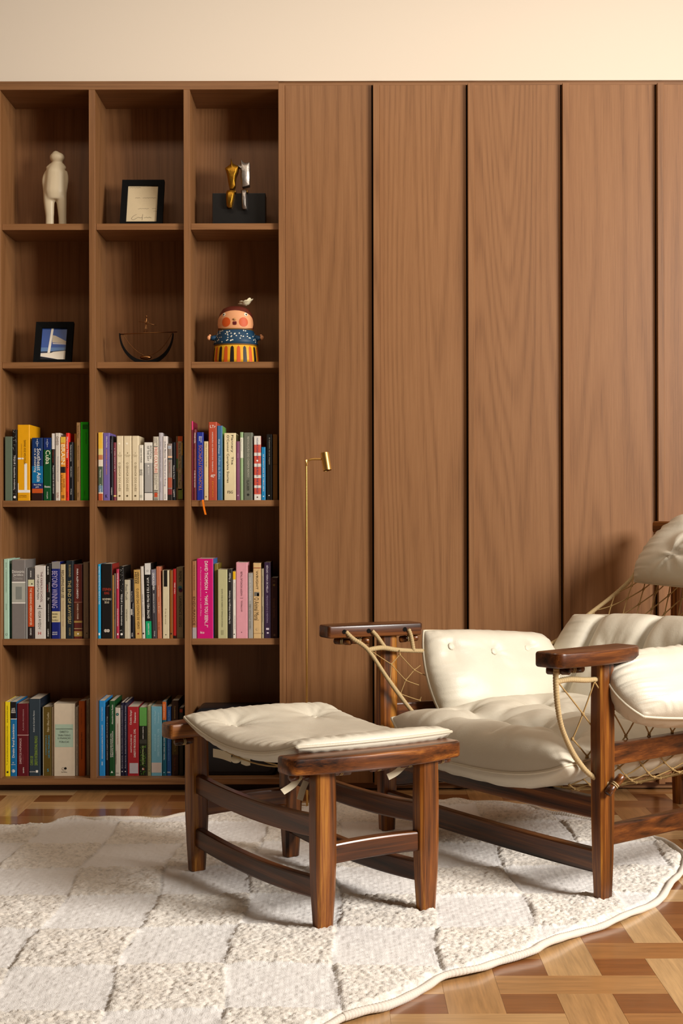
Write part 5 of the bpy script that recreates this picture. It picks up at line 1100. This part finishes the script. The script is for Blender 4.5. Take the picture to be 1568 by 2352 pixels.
# rope edges and net
xl = -.385
wrapped_rope('rope_edge', [(-.41, -.142, .566), (-.398, -.128, .548), (xl+.006, -.091, .516), (xl+.01, -.0276, .4328), (xl+.02, .0266, .3617), (xl+.05, .06, .31)], .0058, AC)
wrapped_rope('rope_edge', [(xl+.006, -.091, .517), (xl+.004, -.045, .520), (xl+.004, .0033, .512), (xl+.0, .0618, .506), (xl, .2, .495), (xl+.005, .40, .47), (-.38, .56, .499), (-.375, .70, .578), (-.372, .876, .6825), (-.365, .975, .815)], .0064, AC)
wrapped_rope('rope_edge', [(-.394, -.068, .566), (-.388, -.055, .55), (xl+.004, -.035, .520)], .0055, AC)
wrapped_rope('rope_edge', [(-.378, .042, .566), (-.38, .052, .545), (xl+.002, .062, .507)], .0055, AC)
wrapped_rope('rope_edge', [(.437, -.150, .545), (.436, -.150, .515), (.434, -.143, .46), (.428, -.125, .41), (.415, -.085, .355), (.410, -.055, .322), (.416, -.035, .300), (.428, -.012, .283), (.442, .0, .277)], .0062, AC)
wrapped_rope('rope_edge', [(.436, -.150, .515), (.435, -.11, .518), (.430, -.05, .512), (.425, .05, .51), (.42, .2, .50), (.40, .40, .48), (.385, .56, .499), (.375, .70, .578), (.372, .876, .6825), (.365, .975, .815)], .0064, AC)
wrapped_rope('rope_edge', [(-.36, -.06, .31), (-.40, -.03, .29), (-.442, .0, .277)], .0060, AC)
# far side, between arm rope and front rope
def q3(y, z): return Vector((xl+.012, y, z))
KN = dict(a=q3(-.020, .4748), b=q3(.0085, .4995), c=q3(.0277, .4283), d=q3(.0567, .4545), e=q3(.0105, .3925), f=q3(.0755, .3695), g=q3(-.0235, .4328))
def sag_line(a, b, s=.0006, n=5): return [a.lerp(b, i/n)+Vector((0, 0, -s*4*(i/n)*(1-i/n))) for i in range(n+1)]
lines = [(q3(-.083, .513), KN['a']), (KN['a'], KN['c']), (KN['c'], q3(.072, .412)), (KN['b'], KN['a']), (KN['a'], KN['g']), (q3(.008, .512), KN['b']), (KN['b'], KN['d']), (KN['d'], KN['c']), (KN['d'], q3(.078, .466)), (KN['d'], q3(.095, .437)), (KN['c'], KN['e']), (KN['e'], KN['f']), (KN['f'], q3(.08, .379))]
net_strands('net', [sag_line(a, b) for a, b in lines], [KN[k] for k in 'abcdef'], AC, .0013, .0036)
# the sling itself: diamonds over the hammock surface
CEN = [(.02, .222), (.13, .213), (.28, .210), (.46, .215), (.61, .275), (.72, .44), (.84, .63), (.99, .835)]
EDG = [(.440, -.145, .512), (.437, .06, .505), (.425, .22, .495), (.405, .40, .475), (.388, .56, .492), (.378, .70, .573), (.374, .86, .670), (.365, .985, .82)]
def lerp_list(L, t):
    t = max(0, min(.9999, t))*(len(L)-1); k = int(t); f = t-k
    return [a*(1-f)+b*f for a, b in zip(L[k], L[k+1])]
def sling(s, t):
    cy, cz = lerp_list(CEN, t); ex, ey, ez = lerp_list(EDG, t); a = abs(s)
    flat = min(1, max(0, (t-.55)/.3))
    x = ex*(a**(.62+.38*flat))*(1 if s >= 0 else -1); w = a**(4.0-2.7*flat)
    return Vector((x, cy*(1-w)+ey*w, cz*(1-w)+ez*w))
lines, knots = [], []
nu, nt = 28, 27
for i in range(nu+1):
    for j in range(nt+1):
        if (i+j) % 2: continue
        s, t = -1+2*i/nu, j/nt
        if s < -.55 and t < .5: continue
        p = sling(s, t); 
        if 0 < i < nu: knots.append(p)
        for di in (-1, 1):
            if 0 <= i+di <= nu and j+1 <= nt:
                s2, t2 = -1+2*(i+di)/nu, (j+1)/nt
                lines.append([sling(s+(s2-s)*f, t+(t2-t)*f) for f in (0, .33, .67, 1)])
net_strands('net', lines, knots, AC, .0019, .0046)

# ------------------------------------------------------------------ rug
rp = smooth_path([(x, y, 0) for x, y in RUG+RUG[:1]], 8)[:-1]
poly = np.array([(p.x, p.y) for p in rp], 'f')
nr = np.random.default_rng(5)
def inside_np(px, py):
    c = np.zeros(px.shape, bool)
    for (x1, y1), (x2, y2) in zip(poly, np.roll(poly, -1, 0)):
        m = (y1 > py) != (y2 > py)
        c ^= m & (px < (x2-x1)*(py-y1)/((y2-y1) if y2 != y1 else 1e-9)+x1)
    return c
def edge_dist(px, py):
    d = np.full(px.shape, 9, 'f')
    for (x1, y1), (x2, y2) in zip(poly, np.roll(poly, -1, 0)):
        ex, ey = x2-x1, y2-y1; t = np.clip(((px-x1)*ex+(py-y1)*ey)/max(ex*ex+ey*ey, 1e-9), 0, 1)
        np.minimum(d, np.hypot(px-x1-ex*t, py-y1-ey*t), out=d)
    return d
G = .0033
xs = np.arange(poly[:, 0].min(), poly[:, 0].max()+G, G, dtype='f'); ys = np.arange(poly[:, 1].min(), poly[:, 1].max()+G, G, dtype='f')
def fnoise(shape, cell, seed):
    """smooth value noise on the grid"""
    r = np.random.default_rng(seed); ny, nx = shape
    gy, gx = int(ny*G/cell)+3, int(nx*G/cell)+3; g = r.random((gy, gx)).astype('f')
    yy = np.arange(ny)*G/cell; xx = np.arange(nx)*G/cell
    y0, x0 = yy.astype(int), xx.astype(int); fy, fx = (yy-y0)[:, None], (xx-x0)[None]
    fy, fx = fy*fy*(3-2*fy), fx*fx*(3-2*fx)
    a, b, c, d = g[y0][:, x0], g[y0][:, x0+1], g[y0+1][:, x0], g[y0+1][:, x0+1]
    return ((a*(1-fx)+b*fx)*(1-fy)+(c*(1-fx)+d*fx)*fy-.5).astype('f')
XX, YY = np.meshgrid(xs, ys); shp = XX.shape
CW, CD, X0, Y0 = .207, .252, -.010, 2.746
def cells(x, y):
    x = x+.010*np.sin(y*9+1.3); y = y+.012*np.sin(x*7.5)
    ci, cj = np.floor((x-X0)/CW), np.floor((y-Y0)/CD)
    low = ((ci+cj) % 2 == 0)
    dx = np.minimum((x-X0)-ci*CW, (ci+1)*CW-(x-X0)); dy = np.minimum((y-Y0)-cj*CD, (cj+1)*CD-(y-Y0))
    return low, dx, dy
low, dx, dy = cells(XX, YY)
ins = inside_np(XX, YY); ed = edge_dist(XX, YY)
wave = .012*np.exp(-(((XX+.70)/.09)**2+((YY-4.00)/.10)**2))+.006*np.exp(-(((XX+.83)/.06)**2+((YY-4.02)/.08)**2))
def base_h(low, ed): return np.where(low, .014, .020)
n1, n2, n3, n4 = fnoise(shp, .0095, 1), fnoise(shp, .021, 2), fnoise(shp, .06, 3), fnoise(shp, .2, 4)

flat = .0145+.0022*np.sin(XX*2*math.pi/.0105+n3*5)*.14+.003*n1+.002*n3
# tufts of the shaggy squares: domes round scattered points, each with its own height and tone
TC = .0078
def domes(cell, seed):
    r = np.random.default_rng(seed); ny, nx = shp
    gy, gx = int(ny*G/cell)+4, int(nx*G/cell)+4
    jx, jy, jh, jt = [r.random((gy, gx)).astype('f') for _ in range(4)]
    yy, xx = np.meshgrid(np.arange(ny)*G/cell, np.arange(nx)*G/cell, indexing='ij')
    iy_, ix_ = yy.astype(int)+1, xx.astype(int)+1
    best = np.full(shp, 9, 'f'); hh = np.zeros(shp, 'f'); tt = np.zeros(shp, 'f')
    for oy in (-1, 0, 1):
        for ox in (-1, 0, 1):
            cy, cx = iy_+oy, ix_+ox
            d = np.hypot(yy+1-(cy+jy[cy, cx]), xx+1-(cx+jx[cy, cx]))/(.75+.5*jh[cy, cx])
            w = d < best; best[w] = d[w]; hh[w] = jh[cy, cx][w]; tt[w] = jt[cy, cx][w]
    return np.clip(1-best*best, 0, 1)*(.55+.45*hh), tt
dm, tone_ = domes(TC, 21); dm2, tone2 = domes(TC*.62, 22)
shag = .0135+.0068*dm+.0030*dm2+.004*n2+.005*n3
m = np.clip(np.minimum(dx, dy)/.012, 0, 1)
soft = np.where(low, 1-m*m*(3-2*m), 0)*.6
H = np.where(low, flat*(1-soft)+shag*soft, shag)
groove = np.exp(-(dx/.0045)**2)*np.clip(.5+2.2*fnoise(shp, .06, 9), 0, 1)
H = H-.0048*groove+.0025*n4
H = np.where(ed < .02, .007+(H-.007)*np.clip(ed/.02, 0, 1), H)+wave
idx = -np.ones(shp, int); idx[ins] = np.arange(ins.sum())
q = ins[:-1, :-1] & ins[1:, :-1] & ins[:-1, 1:] & ins[1:, 1:]
jj, ii = np.nonzero(q)
F = np.stack([idx[jj, ii], idx[jj, ii+1], idx[jj+1, ii+1], idx[jj+1, ii]], 1)
V = np.stack([XX[ins], YY[ins], H[ins]], 1)
tan = np.clip(.5+1.6*fnoise(shp, .013, 6)+1.2*fnoise(shp, .03, 7), 0, 1)
cl_low = np.array([.78, .75, .715]); cl_a = np.array([.80, .745, .665]); cl_b = np.array([.70, .61, .50])
Cc = np.where(low[..., None], cl_low, cl_a*(1-.30*tan[..., None]**2)+cl_b*(.30*tan[..., None]**2))
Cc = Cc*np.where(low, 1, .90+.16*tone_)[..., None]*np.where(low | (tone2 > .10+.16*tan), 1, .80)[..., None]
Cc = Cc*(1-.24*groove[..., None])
def big_mesh(name, V, F, C, k):
    me = bpy.data.meshes.new(name); nf = len(F)
    me.vertices.add(len(V)); me.vertices.foreach_set('co', V.astype('f').ravel())
    me.loops.add(nf*k); me.loops.foreach_set('vertex_index', F.astype('i').ravel())
    me.polygons.add(nf); me.polygons.foreach_set('loop_start', np.arange(0, nf*k, k, dtype='i'))
    me.polygons.foreach_set('use_smooth', np.ones(nf, bool))
    me.update(calc_edges=True); at = me.attributes.new('yarn', 'FLOAT_COLOR', 'POINT'); at.data.foreach_set('color', np.concatenate([C, np.ones((len(C), 1))], 1).astype('f').ravel())
    me.update(calc_edges=True); return me
def yarn_mat(name, bump):
    m_, nt, b, N, L = nodes(name)
    a = N('ShaderNodeAttribute', attribute_name='yarn'); L(a.outputs['Color'], b.inputs['Base Color'])
    b.inputs['Roughness'].default_value = .95; b.inputs['Specular IOR Level'].default_value = .05
    tr = N('ShaderNodeBsdfTranslucent'); L(a.outputs['Color'], tr.inputs['Color']); mx = N('ShaderNodeMixShader'); mx.inputs[0].default_value = 0.0 if bump else .42
    L(b.outputs[0], mx.inputs[1]); L(tr.outputs[0], mx.inputs[2]); L(mx.outputs[0], nt.nodes['Material Output'].inputs['Surface'])
    b.inputs['Sheen Weight'].default_value = .25; b.inputs['Sheen Roughness'].default_value = .5
    if bump:
        tc = N('ShaderNodeTexCoord'); nz = N('ShaderNodeTexNoise'); nz.inputs['Scale'].default_value = 420; nz.inputs['Detail'].default_value = 3
        L(tc.outputs['Object'], nz.inputs['Vector']); bp = N('ShaderNodeBump'); bp.inputs['Strength'].default_value = .5; bp.inputs['Distance'].default_value = .003
        L(nz.outputs[0], bp.inputs['Height']); L(bp.outputs[0], b.inputs['Normal'])
    return m_
rug = thing('rug', 'large cream shaggy rug with wavy outline under the armchair and footstool', 'rug')
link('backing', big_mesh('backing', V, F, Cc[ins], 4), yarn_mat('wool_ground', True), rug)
# overcast binding cord along the rim
P = resample([Vector((p.x, p.y, .0105+float(.012*math.exp(-(((p.x+.70)/.09)**2+((p.y-4.0)/.10)**2)))+.003*math.sin(p.x*19+p.y*13)+.002*math.sin(p.x*41-p.y*29))) for p in rp+rp[:1]], .0016)
R = [.0080*(.90+.10*abs(math.sin(math.pi*i*.0016/.0078+1.2*math.sin(i*.043)))**.7)*(1+.09*math.sin(i*.021)+.05*math.sin(i*.13)) for i in range(len(P))]
v, f = tube_data(P, R, 9)
link('binding', mesh('binding', v, f, True), plain('binding_wool', '#ddd3c5', .9, spec=.1, bump=.7, bscale=700, vary=.2), rug)
